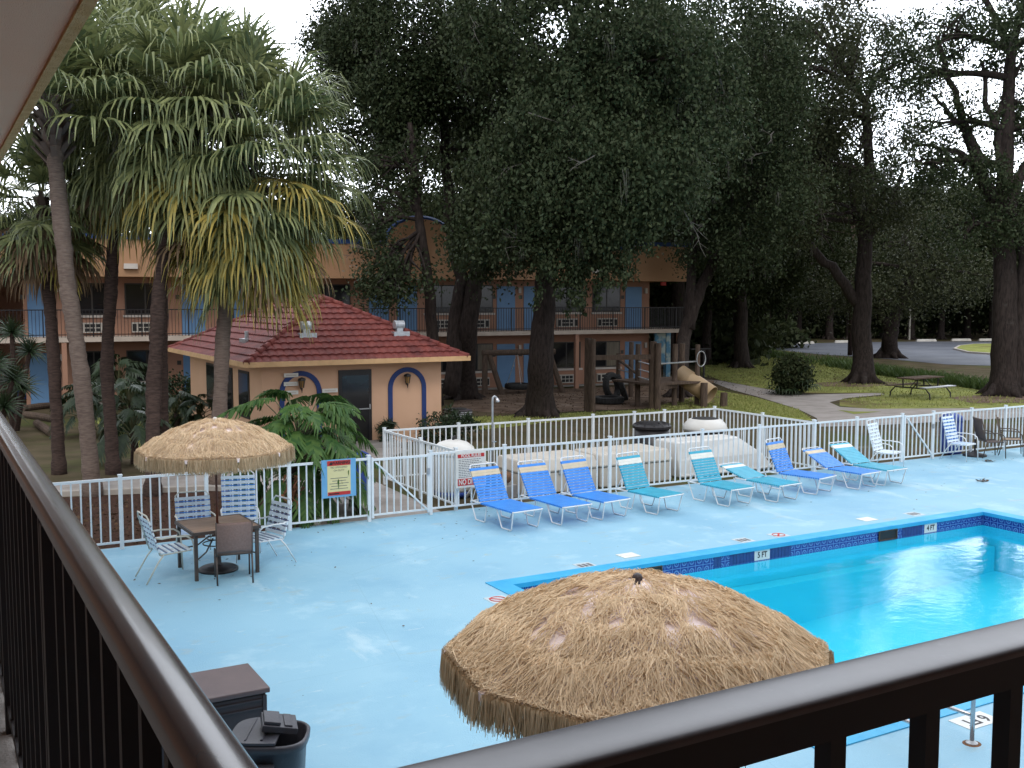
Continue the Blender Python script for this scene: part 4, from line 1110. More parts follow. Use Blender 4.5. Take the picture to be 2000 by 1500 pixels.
# ================================================================ POOL HOUSE
HX0, HX1, HY0, HY1 = 7.99, 13.37, 27.9, 36.5
EXA, EXB, EYA, EYB, EZ = 7.43, 14.0, 27.35, 37.1, 2.40
t = thing('pool_house', 'apricot pool house with red tiled hip roof and navy arches', 'pool house', (HX0, HY0, 0))
O = Vector((HX0, HY0, 0))
b = MB(); b.box(0, HX1 - HX0, 0, HY1 - HY0, -.04, 2.38); b.build('wall', M['house'], t)
b = MB(); b.box(EXA - HX0, EXB - HX0, EYA - HY0, EYB - HY0, 2.385, 2.42); b.build('soffit', M['houseedge'], t)
b = MB()
x0, x1, y0, y1 = EXA - HX0 - .02, EXB - HX0 + .02, EYA - HY0 - .02, EYB - HY0 + .02
b.box(x0, x1, y0 - .03, y0, 2.33, 2.47); b.box(x0 - .03, x0, y0 - .03, y1, 2.33, 2.47); b.box(x1, x1 + .03, y0 - .03, y1, 2.33, 2.47); b.box(x0, x1, y1, y1 + .03, 2.33, 2.47)
b.build('eave_board', M['houseedge'], t)
half = (EXB - EXA) / 2; RZ = 1.74; slope = RZ / half
mx = (EXA + EXB) / 2
def roof_plane(org, ex, ey, length, hyp_l, hyp_r, rise, run):
    """org: left end of eave, ex along eave, ey inward; surface clipped by hips running in at 45 degrees on both ends"""
    b = MB(); rows = 11; wav = .235
    cols = int(length / (wav / 6)); grid = {}
    sl = math.hypot(rise, run)
    nrm = Vector((0, 0, 1)) * (run / sl) - ey * (rise / sl)
    for r_ in range(rows):
        for e in (0, 1):
            f = (r_ + e * .995) / rows; d = f * run
            for c in range(cols + 1):
                s = length * c / cols
                s = max(hyp_l * d, min(length - hyp_r * d, s))
                wv = .026 * (1 - abs(math.sin(s * PI / wav))) ** .7 if wav else 0
                wv = .034 * abs(math.sin(s * PI / wav)) ** .6
                h = wv + (.055 if e == 0 else .012)
                q = org + ex * s + ey * d + Vector((0, 0, rise * f)) + nrm * h
                grid[(r_ * 2 + e, c)] = len(b.v); b.v.append(tuple(q))
    for r_ in range(2 * rows - 1):
        for c in range(cols):
            a_, b_, c_, d_ = grid[(r_, c)], grid[(r_, c + 1)], grid[(r_ + 1, c + 1)], grid[(r_ + 1, c)]
            if (Vector(b.v[a_]) - Vector(b.v[b_])).length < 1e-5 and (Vector(b.v[d_]) - Vector(b.v[c_])).length < 1e-5: continue
            b.f.append((a_, b_, c_, d_)); b.mi.append(0)
    for c in range(cols):   # butt ends at the eave
        a_, b_ = grid[(0, c)], grid[(0, c + 1)]
        k = len(b.v); b.v += [tuple(Vector(b.v[a_]) - Vector((0, 0, .09))), tuple(Vector(b.v[b_]) - Vector((0, 0, .09)))]
        b.f.append((a_, k, k + 1, b_)); b.mi.append(0)
    return b
X, Y = Vector((1, 0, 0)), Vector((0, 1, 0))
A = Vector((EXA, EYA, EZ)) - O; B = Vector((EXB, EYA, EZ)) - O; C_ = Vector((EXA, EYB, EZ)) - O; D_ = Vector((EXB, EYB, EZ)) - O
for org, ex, ey, L in ((A, X, Y, EXB - EXA), (C_, -Y, X, EYB - EYA), (B, Y, -X, EYB - EYA), (D_, -X, -Y, EXB - EXA)):
    roof_plane(org, ex, ey, L, 1, 1, RZ, half).build('roof', M['tile'], t)
R0 = Vector((mx, EYA + half, EZ + RZ)) - O; R1 = Vector((mx, EYB - half, EZ + RZ)) - O
b = MB()
def cap_run(p, q):
    n = max(2, int((q - p).length / .33)); d = (q - p) / n
    for i in range(n):
        b.tube([p + d * i + Vector((0, 0, .045)), p + d * (i + 1.06) + Vector((0, 0, .035))], [.10, .078], 8)
for p in (A, B): cap_run(p, R0)
for p in (C_, D_): cap_run(p, R1)
cap_run(R0, R1)
b.build('ridge_tiles', M['tile'], t, smooth=True)
def arch(xc, w, top, band):
    r = w / 2; n = 18; zc = top - r; b = MB()
    outer = [(xc - r, .0)] + [(xc + r * math.cos(PI - PI * i / n), zc + r * math.sin(PI * i / n)) for i in range(n + 1)] + [(xc + r, .0)]
    ri = r - band
    inner = [(xc - ri, .0)] + [(xc + ri * math.cos(PI - PI * i / n), zc + ri * math.sin(PI * i / n)) for i in range(n + 1)] + [(xc + ri, .0)]
    for i in range(len(outer) - 1):
        o0, o1, i0, i1 = outer[i], outer[i + 1], inner[i], inner[i + 1]
        vs = [(p[0], y, p[1]) for y in (-.035, -.001) for p in (o0, o1, i1, i0)]
        b.add(vs, [(3, 2, 1, 0), (0, 1, 5, 4), (2, 3, 7, 6), (4, 5, 6, 7)])
    b.build('arch_trim', M['navy'], t)
arch(9.07 - HX0, 1.20, 2.16, .135); arch(12.27 - HX0, 1.20, 2.16, .135)
dx0, dx1 = 10.17 - HX0, 11.15 - HX0
b = MB(); b.box(dx0, dx1, -.05, -.001, 0, 2.14); d = b.build('door', M['black'], t)
b = MB(); b.box(dx0 + .09, dx1 - .09, -.058, -.051, .12, 1.98); b.build('glass', M['window'], d)
b = MB(); b.bar((dx1 - .07, -.08, 1.0), (dx1 - .07, -.08, 1.15), .02, .03); b.bar((dx0 + .1, -.075, 1.02), (dx1 - .1, -.075, 1.02), .02, .03); b.build('handle', M['galv'], d)
for xc in (9.06, 12.22):
    b = MB(); z = 1.86; x = xc - HX0
    b.lathe([(.02, .13), (.10, .10), (.12, .05), (.105, .04)], 6, (x, -.16, z), sy=1); b.tube([(x, -.002, z - .1), (x, -.06, z - .2), (x, -.14, z - .12)], .014, 6); b.tube([(x, -.16, z - .16), (x, -.16, z - .3)], [.03, .006], 6)
    for k in range(6):
        a = k * PI / 3; b.bar((x + .09 * math.cos(a), -.16 + .09 * math.sin(a), z + .05), (x + .055 * math.cos(a), -.16 + .055 * math.sin(a), z - .16), .012, .012)
    ln = b.build('wall_lantern', M['black'], t)
    b = MB(); b.lathe([(.078, .035), (.045, -.15)], 6, (x, -.16, z)); b.build('pane', M['amber'], ln)
for px, pxb, py in ((553, 581, 733), (553, 581, 750), (553, 581, 767), (628, 658, 763)):
    xa, xb, z = u_at(px, py, HY0) - HX0, u_at(pxb, py, HY0) - HX0, at_y(px, py, HY0).z
    b = MB(); b.box(xa, xb, -.075, -.055, z - .055, z + .055); s = b.build('sign_board', M['signwhite'], t)
    b = MB(); b.box(xa + .06, xb - .06, -.079, -.076, z - .018, z + .012); b.build('faded_lettering', M['sill'], s)
for y0_, y1_ in ((1.2, 2.3), (3.0, 4.3), (4.9, 6.2)):
    b = MB(); b.box(-.03, -.001, y0_, y1_, .75, 2.1); wdw = b.build('window', M['winframe'], t)
    b = MB(); b.box(-.04, -.031, y0_ + .07, y1_ - .07, .82, 2.03); b.build('pane', M['window'], wdw)
for px, py in ((598, 655), (780, 652)):     # roof vents on the front slope
    d = ray(px, py); n_ = Vector((0, -slope, 1)); tt = (Vector((0, EYA, EZ)) - EYE).dot(n_) / d.dot(n_); q = EYE + d * tt - O
    b = MB(); b.box(q.x - .25, q.x + .25, q.y - .2, q.y + .05, q.z - .06, q.z + .07)
    b.build('vent_flashing', M['galv'], t)
    b = MB(); b.box(q.x - .10, q.x + .10, q.y - .06, q.y + .16, q.z, q.z + .24); b.tube([(q.x - .15, q.y + .03, q.z + .27), (q.x + .15, q.y + .03, q.z + .27)], .13, 14)
    b.build('roof_vent', M['galv'], t, bevel=.01)
d = ray(482, 668); n_ = Vector((-slope, 0, 1)); tt = (Vector((EXA, 0, EZ)) - EYE).dot(n_) / d.dot(n_); q = EYE + d * tt - O
b = MB(); b.box(q.x - .14, q.x + .14, q.y - .3, q.y + .3, q.z - .03, q.z + .10); b.tube([(q.x, q.y, q.z), (q.x, q.y, q.z + .32)], .06, 10); b.build('roof_vent', M['galv'], t)
b = MB(); b.box(dx0 - .5, dx1 + .6, -.9, -.002, -.04, .10); b.build('door_step', M['concrete'], t, bevel=.01)

p = at_z(880, 836, 0)
t = thing('air_conditioner', 'grey outdoor air conditioner unit at the corner of the pool house', 'air conditioner', (14.75, 29.6, -.03))
b = MB(); b.box(-.36, .36, -.36, .36, .03, .68); b.build('casing', M['resindark'], t, bevel=.03)
b = MB()
for s in range(4):
    m3 = Matrix.Rotation(s * PI / 2, 4, 'Z')
    for k in range(9): b.box(-.33, .33, -.372, -.361, .10 + k * .06, .125 + k * .06, m=m3)
b.build('louvres', M['galv'], t)
b = MB(); b.lathe([(.30, .681), (.30, .70), (.24, .705), (.04, .71)], 20); b.build('fan_guard', M['acdark'], t)
b = MB(); b.box(-.45, .45, -.45, .45, -.02, .029); b.build('pad', M['concrete'], t)

# ================================================================ FAR MOTEL BUILDING
P0 = Vector((2.5, 42.8, 0)); P1 = Vector((32.6, 40.1, 0))
EXD = (P1 - P0).normalized(); BANG = math.atan2(EXD.y, EXD.x); EYD = Vector((-EXD.y, EXD.x, 0))
LB = (P1 - P0).length
BM = thing('motel_building', 'two storey peach motel building with blue doors behind the oaks', 'building', P0, BANG)
def bx(px, py, off):      # local x and z where a sight line meets a plane parallel to the front
    d = ray(px, py); o2 = P0 + EYD * off; tt = (o2 - EYE).dot(EYD) / d.dot(EYD); q = EYE + d * tt
    return (q - P0).dot(EXD), q.z
WO = 1.6
XL = -9.0
XR = bx(1268, 600, WO)[0]
XLW = bx(45, 600, WO)[0]
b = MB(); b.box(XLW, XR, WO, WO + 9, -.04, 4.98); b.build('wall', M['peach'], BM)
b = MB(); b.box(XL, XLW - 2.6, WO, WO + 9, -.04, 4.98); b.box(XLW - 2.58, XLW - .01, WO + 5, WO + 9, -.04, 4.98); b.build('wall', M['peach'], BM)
b = MB(); b.box(XL, LB - .2, .02, WO - .002, 2.50, 2.68); b.box(XR + .002, LB - .2, WO, WO + 9, 2.50, 2.68); b.build('walkway_slab', M['slab'], BM)
xs_ = bx(1240, 520, 0)[0]
b = MB(); b.box(XL, xs_ - .01, .0, .25, 4.99, 6.42); b.box(XL, LB, .251, WO + 9, 4.99, 5.2); b.box(xs_, LB, -.15, .25, 4.97, 6.62); b.box(LB - .25, LB, .251, WO + 9, 5.21, 6.6)
b.build('fascia', M['fascia'], BM)
b = MB(); b.box(XL, xs_ - .012, -.04, .29, 6.422, 6.60); b.box(xs_ - .04, LB + .04, -.19, .29, 6.622, 6.80); b.build('parapet_trim', M['bluetrim'], BM)
# humped gable over the stair
ax, az = bx(822, 428, 0); ah = bx(885, 500, 0)[0] - ax; ah = max(1.5, ah)
b = MB(); n = 20
pr = [(ax + ah * math.cos(PI * i / n), 6.55 + (az - 6.55) * math.sin(PI * i / n)) for i in range(n + 1)]
vs = [(x, -.06, z) for x, z in pr] + [(x, .25, z) for x, z in pr]
b.add(vs, [tuple(range(n, -1, -1)), tuple(range(n + 1, 2 * n + 2))] + [(i, i + 1, n + 2 + i, n + 1 + i) for i in range(n)])
b.box(ax - ah, ax + ah, -.06, -.002, 5.0, 6.549)
gb = b.build('arched_gable', M['fascia'], BM)
b = MB(); b.tube([(x, .09, z + .06) for x, z in pr], .11, 6); b.build('trim', M['bluetrim'], gb)
b = MB(); b.box(XL, LB, 2.5, WO + 8.8, 5.22, 5.5); b.build('roof', M['concrete'], BM)
# railing
b = MB()
b.bar((XL, .07, 3.72), (LB - .25, .07, 3.72), .05, .04); b.bar((XL, .07, 2.78), (LB - .25, .07, 2.78), .03, .03)
x = XL
k = 0
while x < LB - .25:
    w = .018 if k % 14 else .045
    b.box(x - w / 2, x + w / 2, .07 - w / 2, .07 + w / 2, 2.68, 3.70); x += .125; k += 1
b.bar((LB - .26, .09, 3.72), (LB - .26, WO + 6, 3.72), .05, .04); b.bar((LB - .26, .09, 2.78), (LB - .26, WO + 6, 2.78), .03, .03)
y = .2
while y < WO + 6: b.box(LB - .27, LB - .25, y - .009, y + .009, 2.68, 3.70); y += .125
b.build('railing', M['black'], BM)
def door_at(x, z0):
    b = MB(); b.box(x - .46, x + .46, WO - .03, WO - .002, z0, z0 + 2.04); d = b.build('door', M['bluedoor'], BM)
    b = MB(); b.lathe([(.03, 0), (.03, .05)], 8, (x + .36, WO - .06, z0 + .98)); b.build('handle', M['galv'], d)
    b = MB(); b.box(x - .70, x - .54, WO - .02, WO - .003, z0 + 1.45, z0 + 1.62); b.build('number_plaque', M['winframe'], BM)
    b = MB(); b.box(x + .62, x + .74, WO - .12, WO - .003, z0 + 1.72, z0 + 1.98); b.build('wall_light', M['sill'], BM)
def window_at(x, z0, w, cur=False):
    b = MB(); b.box(x - w / 2, x + w / 2, WO - .03, WO - .002, z0 + .82, z0 + 2.08); wd = b.build('window', M['winframe'], BM)
    b = MB(); b.box(x - w / 2 + .05, x - .03, WO - .038, WO - .031, z0 + .88, z0 + 2.03); b.build('pane', M['window'], wd)
    b = MB(); b.box(x + .03, x + w / 2 - .05, WO - .038, WO - .031, z0 + .88, z0 + 2.03); b.build('pane', M['curtain'] if cur else M['window'], wd)
    b = MB(); b.box(x - w / 2 - .08, x + w / 2 + .08, WO - .09, WO - .003, z0 + .72, z0 + .81); b.build('sill', M['sill'], wd)
    b = MB(); b.box(x - .55, x + .55, WO - .16, WO - .003, z0 + .12, z0 + .52); a = b.build('air_conditioner', M['acwhite'], BM)
    b = MB()
    for i in range(3):
        for j in range(2): b.box(x - .30 + i * .205, x - .30 + i * .205 + .17, WO - .166, WO - .161, z0 + .17 + j * .165, z0 + .30 + j * .165)
    b.box(x - .52, x - .37, WO - .166, WO - .161, z0 + .17, z0 + .46); b.box(x + .37, x + .52, WO - .166, WO - .161, z0 + .17, z0 + .46)
    b.build('grille', M['acdark'], a)
for px in (79, 378, 460, 740, 795, 988, 1040, 1237):
    x = bx(px, 600, WO)[0]; door_at(x, 2.68)
    if px != 740: door_at(x, 0)
for px, cur in ((180, 0), (284, 0), (530, 0), (650, 0), (862, 0), (932, 1), (1106, 0), (1184, 1)):
    x = bx(px, 600, WO)[0]; window_at(x, 2.68, 1.55); window_at(x, 0, 1.55, bool(cur))
for px, py in ((715, 345), (1166, 530), (255, 520)):
    if px == 715: continue
    x, z = bx(px, py, 0); b = MB(); b.box(x - .25, x + .25, -.16, -.002, z - .1, z + .1); b.build('floodlight', M['sill'], BM)
for x in (XLW - 1.3, 2.2, 9.5, 16.8, 24.1, LB - .5):
    b = MB(); b.box(x - .09, x + .09, .04, .22, -.04, 2.49); b.build('post', M['peach'], BM)
x = bx(1277, 670, WO)[0]
b = MB(); b.box(x - .3, x + .3, 1.0, 1.12, .9, 2.45); b.build('painted_panel', M['mural'], BM)
b = MB(); b.box(LB - .45, LB - .2, 1.3, 1.55, -.04, 2.49); b.build('post', M['mural'], BM)
x = bx(1303, 553, .2)[0]; b = MB(); b.box(x - .14, x + .14, .5, .6, 4.78, 4.95); b.build('exit_sign', M['signred'], BM)
b = MB(); b.box(XLW, XR, 1.2, WO - .001, -.035, .03); b.build('ground_walkway', M['concrete'], BM)

# ================================================================ PLAYGROUND
def timber(b, x, y, z0, z1, r=.16): b.tube([(x, y, z0), (x, y, lerp(z0, z1, .5)), (x + .01, y, z1)], [r, r * .97, r * .92], 10)
def gz(px, py): q = at_z(px, py, -.03); return q
base = gz(1275, 790)
t = thing('play_structure', 'weathered timber climbing frame with platform, by the playground slide', 'climbing frame', (base.x, base.y, -.03))
def loc(px, py): q = gz(px, py); return q.x - base.x, q.y - base.y
def topz(px, py, y_world): return at_y(px, py, y_world).z + .03
posts = [(1148, 803, 660, .17), (1157, 805, 662, .13), (1245, 792, 672, .13), (1232, 775, 668, .13), (1207, 770, 690, .12), (1274, 800, 667, .17), (1284, 801, 670, .15), (1317, 794, 672, .13), (1331, 786, 671, .14), (1361, 792, 673, .12)]
tops = []
for px, py, pt, r in posts:
    q = gz(px, py); x, y = loc(px, py); zt = topz(px, pt, q.y)
    b = MB(); timber(b, x, y, -.1, zt, r * .85); b.build('post', M['wood'], t, smooth=False); tops.append((x, y, zt))
b = MB()
def zat(px, py, i): q = gz(posts[i][0], posts[i][1]); return at_y(px, py, q.y).z + .03
z = zat(1200, 697, 0); b.bar((tops[0][0], tops[0][1], z), (tops[5][0], tops[5][1], z), .16, .18)
z = zat(1215, 702, 4); b.bar((tops[4][0], tops[4][1], z), (tops[2][0], tops[2][1], z - .3), .08, .08)
b.build('beam', M['wood'], t)
b = MB(); zp = zat(1300, 748, 5)
xa, ya = tops[5][0], tops[5][1]; xb, yb = tops[8][0] + .2, tops[8][1] + .3
b.box(min(xa, xb) - .1, max(xa, xb) + .1, min(ya, yb), max(ya, yb) + .6, zp - .08, zp)
for k in range(4): b.bar((tops[2][0], tops[2][1] + .1 * k, zp - .06 - .001 * k), (xb, tops[2][1] + .1 * k, zp - .06 - .001 * k), .12, .05)
b.bar((xa, ya - .18, zp - .13), (tops[7][0], tops[7][1] - .16, zp - .13), .06, .22)
b.build('platform', M['wood'], t)
b = MB()
for dz_ in (.55, .85, 1.15): b.tube([(tops[2][0], tops[2][1], zp + dz_ - .4), (tops[5][0], tops[5][1], zp + dz_ - .45)], .03, 6); b.tube([(tops[3][0], tops[3][1], zp + dz_ - .5), (tops[4][0], tops[4][1], zp + dz_ - .45)], .03, 6)
b.tube([(tops[6][0], tops[6][1], zp + .75), (tops[9][0], tops[9][1], zp + .75)], .03, 6)
b.tube([(tops[9][0] + .1 + .22 * math.cos(a), tops[9][1] - .1, zp + .85 + .3 * math.sin(a)) for a in [i * PI / 8 for i in range(17)]], .02, 6)
b.build('rungs', M['galv'], t)
q0 = gz(1393, 790)
e0 = Vector((q0.x, q0.y, .33)); s0 = at(1327, 730, 41.3)
t = thing('tube_slide', 'tan plastic tube slide coming down from the timber climbing frame', 'slide', (e0.x, e0.y, -.03))
s1 = at(1389, 772, 40.5); d = (s1 - s0)
s0 = s0 - Vector((e0.x, e0.y, -.03)); s1 = s1 - Vector((e0.x, e0.y, -.03))
b = MB(); n = 28; ro, ri = .38, .355
dv = d.normalized(); a_ = dv.orthogonal().normalized(); c_ = dv.cross(a_)
for p, r in ((s0, ri), (s0, ro), (s0 + d * .33, ro), (s0 + d * .34, ro + .02), (s0 + d * .36, ro + .02), (s0 + d * .37, ro), (s1, ro), (s1, ri), (s0, ri)):
    for j in range(n):
        tt = 2 * PI * j / n; b.v.append(tuple(p + (a_ * math.cos(tt) + c_ * math.sin(tt)) * r))
for i in range(8):
    for j in range(n): b.f.append((i * n + j, i * n + (j + 1) % n, (i + 1) * n + (j + 1) % n, (i + 1) * n + j)); b.mi.append(0)
b.build('tube', M['slide'], t, smooth=True)
for k, (ddx, hgt) in enumerate(((-.5, .95), (.42, .55))):
    b = MB(); timber(b, s1.x + ddx * .9, s1.y - .1 - .2 * k, -.1, hgt, .15); b.build('support_post', M['wood'], t)
def tyre(label, p, rot, scale=1.0, name='tyre', group='old tyres in the playground'):
    b = MB(); n = 30; prof = [(.36, -.10), (.37, .10), (.48, .125), (.55, .09), (.56, 0), (.55, -.09), (.48, -.125), (.36, -.10)]
    b.lathe(prof, n, cap=False)
    for k in range(n): a = 2 * PI * k / n; b.bar((.555 * math.cos(a), .555 * math.sin(a), -.08), (.555 * math.cos(a), .555 * math.sin(a), .08), .03, .02)
    o = b.build(name, M['rubber'], None, smooth=False, loc=p); o.rotation_euler = rot; o.scale = (scale,) * 3
    return tag(o, label, 'tyre', group)
q = gz(1195, 783); tyre('old tyre standing upright behind the timber posts', (q.x, q.y, .56), (R(80), 0, R(25)), 1.05)
q = gz(1213, 781); tyre('old tyre leaning beside the upright one, half behind a timber post', (q.x, q.y - .05, .50), (R(70), R(-12), R(60)), 1.0)
q = gz(1183, 787); tyre('old tyre lying flat before the upright ones', (q.x, q.y - .2, .12), (0, 0, 0), 1.1)
# tyre swing
b1, b2 = gz(954, 770), gz(1072, 766)
t = thing('tyre_swing', 'timber swing frame with a tyre hanging flat, left of the big oak trunk', 'swing', (b1.x, b1.y, -.03))
d = b2 - b1; zs = at_y(980, 687, b1.y).z
for o_ in (Vector((0, 0, 0)), d):
    b = MB(); timber(b, o_.x - .18, o_.y, -.1, zs + .1, .13); b.build('post', M['wood'], t)
    b = MB(); b.tube([(o_.x + .45, o_.y - .5, -.1), (o_.x + .0, o_.y, zs)], [.13, .12], 8); b.build('post', M['wood'], t)
b = MB(); b.tube([(-.3, 0, zs), (d.x + .3, d.y, zs)], .13, 10); b.build('beam', M['wood'], t)
sp = at_y(1010, 754, b1.y + d.y * .5) - Vector((b1.x, b1.y, -.03))
b = MB(); b.lathe([(.36, -.10), (.37, .10), (.48, .125), (.55, .09), (.56, 0), (.55, -.09), (.48, -.125), (.36, -.10)], 30, sp, cap=False); b.build('tyre_seat', M['rubber'], t, smooth=True)
b = MB()
for k in range(3): a = k * 2 * PI / 3 + .4; b.tube([sp + Vector((.44 * math.cos(a), .44 * math.sin(a), .1)), sp + Vector((0, 0, zs - sp.z))], .014, 5)
b.build('chain', M['galv'], t)
q = gz(1374, 752)
t = thing('exercise_post', 'thin dark post with a flat cross bar on the lawn behind the slide', 'post', (q.x, q.y, -.03))
b = MB(); zt = at_y(1374, 681, q.y).z; b.tube([(0, 0, 0), (0, 0, zt)], .05, 8); b.build('post', M['black'], t)
b = MB(); b.box(-.9, .3, -.15, .15, zt, zt + .05); b.build('cross_bar', M['black'], t)

# picnic table, pole, lamp
q = gz(1797, 776)
t = thing('picnic_table', 'dark picnic table with benches on the lawn', 'picnic table', (q.x, q.y, -.03), R(6))
K = 1.15
b = MB()
for k in range(5): b.box(-.95 * K, .95 * K, (-.36 + k * .146) * K, (-.36 + k * .146 + .13) * K, .72 * K, .76 * K)
b.build('tabletop', M['wood'], t)
for s in (-1, 1):
    b = MB()
    for k in range(2): b.box(-.95 * K, .95 * K, (s * .72 - .13 + k * .14) * K, (s * .72 - .13 + k * .14 + .125) * K, .42 * K, .455 * K)
    b.build('bench', M['galv'] if s < 0 else M['wood'], t)
    b = MB(); x = s * .65 * K
    b.tube([(x, -.82 * K, 0), (x, -.80 * K, .2 * K), (x, -.62 * K, .39 * K), (x, .62 * K, .39 * K), (x, .80 * K, .2 * K), (x, .82 * K, 0)], .03, 8)
    b.tube([(x, -.3 * K, .70 * K), (x, -.28 * K, .39 * K)], .03, 8); b.tube([(x, .3 * K, .70 * K), (x, .28 * K, .39 * K)], .03, 8); b.tube([(x, 0, .70 * K), (x * .4, 0, .66 * K), (x, 0, .40 * K)], .02, 6)
    b.build('leg', M['black'], t)
q = gz(1660, 694); zt = at_y(1660, 520, q.y).z + 4
t = thing('utility_pole', 'brown wooden utility pole left of the big oak by the parking lot', 'pole', (q.x, q.y, -.03))
b = MB(); b.tube([(0, 0, 0), (0, 0, zt)], [.18, .14], 10); b.build('shaft', M['palmdark'], t, smooth=True)
b = MB(); b.bar((-.9, 0, zt - .5), (.9, 0, zt - .5), .1, .12); b.build('cross_arm', M['wood'], t)
q = gz(1776, 664); zt = at_y(1776, 606, q.y).z
t = thing('marker_pole', 'thin pale pole standing beyond the parking lot', 'pole', (q.x, q.y, -.03))
b = MB(); b.tube([(0, 0, 0), (0, 0, zt)], .09, 8); b.build('shaft', M['pole'], t); b = MB(); b.lathe([(.10, 0), (.11, .1), (.03, .16)], 8, (0, 0, zt)); b.build('cap', M['pole'], t)
# ================================================================ PLANTS
def fan_frond(V, MI, base, az, el, pet, blade, rg, mi, droop=.5, nseg=24, wseg=.031, petm=None):
    """costapalmate fan leaf: petiole, then segments that arch over and hang"""
    d = Vector((math.cos(az) * math.cos(el), math.sin(az) * math.cos(el), math.sin(el)))
    g = Vector((0, 0, -1)); p = Vector(base); side = d.cross(Vector((0, 0, 1)))
    if side.length < .05: side = Vector((math.sin(az), -math.cos(az), 0))
    side.normalize(); n = 4; st = pet / n; w = .022
    for i in range(n):
        d2 = (d + g * .10 * droop).normalized(); q = p + d2 * st
        V += [p - side * w, p + side * w, q + side * w * .8, q - side * w * .8]; MI.append(mi); p = q; d = d2
    up = side.cross(d).normalized()
    hub = p
    for k in range(nseg):
        f = (k + .5) / nseg * 2 - 1
        th = f * R(118)
        dirn = (d * math.cos(th) + side * math.sin(th) + up * (.28 * (1 - abs(f)) + .10)).normalized()
        L = blade * (1 - .38 * abs(f) ** 1.6) * rg.uniform(.88, 1.08)
        start = hub + d * (.16 * blade * (1 - abs(f)))
        pts = [start]; cur = start; dd = dirn; ns = 5; hang = 1.0 + .9 * abs(f) - max(0, -el) * .25
        for i in range(ns):
            dd = (dd + g * (droop * (.03, .09, .24, .62, 1.1)[i] * hang * rg.uniform(.75, 1.3)) + side * rg.gauss(0, .03)).normalized()
            cur = cur + dd * (L / ns); pts.append(cur)
        ax = dirn.cross(up)
        if ax.length < 1e-3: ax = side
        ax.normalize()
        ax = (ax + up * rg.uniform(-.5, .5)).normalized()
        ws = [.6, 1.15, 1.1, .85, .5, .12]
        for i in range(ns):
            a_, b_ = ax * wseg * ws[i], ax * wseg * ws[i + 1]
            V += [pts[i] - a_, pts[i] + a_, pts[i + 1] + b_, pts[i + 1] - b_]; MI.append(mi)
def palm(label, trunk, r, nfr, pet, blade, seed, crown_h=.9, bark='palmbark', boots=0, dead=0, yellow=.3, mossy=0, droop=.75, ymin=-75, nseg=24):
    """trunk: list of world points from ground to growing point"""
    rg = random.Random(seed); T = [Vector(p) for p in trunk]; base = T[0].copy()
    t = thing('palm_tree', label, 'palm tree', base, 0, 'palm trees behind the fence')
    T = [p - base for p in T]
    pts = []
    for a, c in zip(T, T[1:]):
        for i in range(22): pts.append(a.lerp(c, i / 22) + Vector((rg.gauss(0, .006), rg.gauss(0, .006), 0)))
    pts.append(T[-1])
    n = len(pts); rs = [r * (1.28 if i < 3 else 1.0 + .045 * (i % 2) + .05 * math.sin(i * .37) + rg.gauss(0, .02)) for i in range(n)]
    pts[0] = pts[0] + Vector((0, 0, -.12))
    b = MB(); b.tube(pts, rs, 14); b.build('trunk', M[bark], t, smooth=True)
    top = T[-1]
    if boots:
        V = []
        for k in range(boots):
            z = -1.45 + 1.30 * k / boots; a = k * 2.4
            rr = r * (1.0 + .5 * max(0, 1 + z * .4)); c = top + Vector((0, 0, z)) + (T[-2] - top).normalized() * 0
            dr = Vector((math.cos(a), math.sin(a), 0)); tn = Vector((-math.sin(a), math.cos(a), 0))
            p0 = c + dr * r * .7; p1 = c + dr * (r + .26) + Vector((0, 0, .34)) + tn * rg.uniform(-.12, .12)
            for s in (-1, 1):
                V += [p0 - tn * .07 + dr * .03 * s, p0 + tn * .07 + dr * .03 * s, p1 + tn * .05 + dr * .02 * s, p1 - tn * .05 + dr * .02 * s]
        np_quads('leaf_boots', V, M['boots'], t)
    V, MI, VO, VD = [], [], [], []
    mo, md = [], []
    for k in range(nfr):
        f = k / nfr; el = R(lerp(86, ymin, f ** .9) + rg.uniform(-9, 9)); az = k * 2.39996 + rg.uniform(-.3, .3)
        bp = top + Vector((math.cos(az) * r * .6, math.sin(az) * r * .6, lerp(.15, -crown_h, f)))
        l1 = pet * rg.uniform(.7, 1.2) * (0.75 if f < .1 else 1); bl = blade * rg.uniform(.88, 1.1)
        if yellow > 0 and rg.random() < max(0, min(1, (f - 1 + yellow + .15) / .35)) * .85: fan_frond(VO, mo, bp, az, el, l1, bl, rg, 0, droop * 1.1, nseg)
        else: fan_frond(V, MI, bp, az, el, l1, bl, rg, 0, droop, nseg)
    for k in range(dead):
        az = k * 2.4 + rg.uniform(-.4, .4)
        bp = top + Vector((math.cos(az) * r, math.sin(az) * r, -crown_h - rg.uniform(-.1, .5)))
        fan_frond(VD, md, bp, az, R(rg.uniform(-55, 5)), pet * .9, blade * .85, rg, 0, 1.7, 18, .032)
    np_quads('crown', V, M['frond'], t)
    if VO: np_quads('yellowing_fronds', VO, M['frondold'], t)
    if VD: np_quads('dead_fronds', VD, M['fronddead'], t)
    if mossy:
        V = []
        for k in range(mossy):
            a = rg.uniform(0, 2 * PI); rr = rg.uniform(.3, 1.7); c = top + Vector((math.cos(a) * rr, math.sin(a) * rr, rg.uniform(-1.6, .8)))
            for j in range(70):
                p = c + Vector((rg.gauss(0, .10), rg.gauss(0, .10), rg.uniform(-.7, .2))); q = p + Vector((rg.gauss(0, .07), rg.gauss(0, .07), -rg.uniform(.08, .22))); s = Vector((rg.gauss(0, 1), rg.gauss(0, 1), 0)).normalized() * .005
                V += [p - s, p + s, q + s, q - s]
        tag(np_quads('moss', V, M['moss'], t), kind='stuff')
    return t
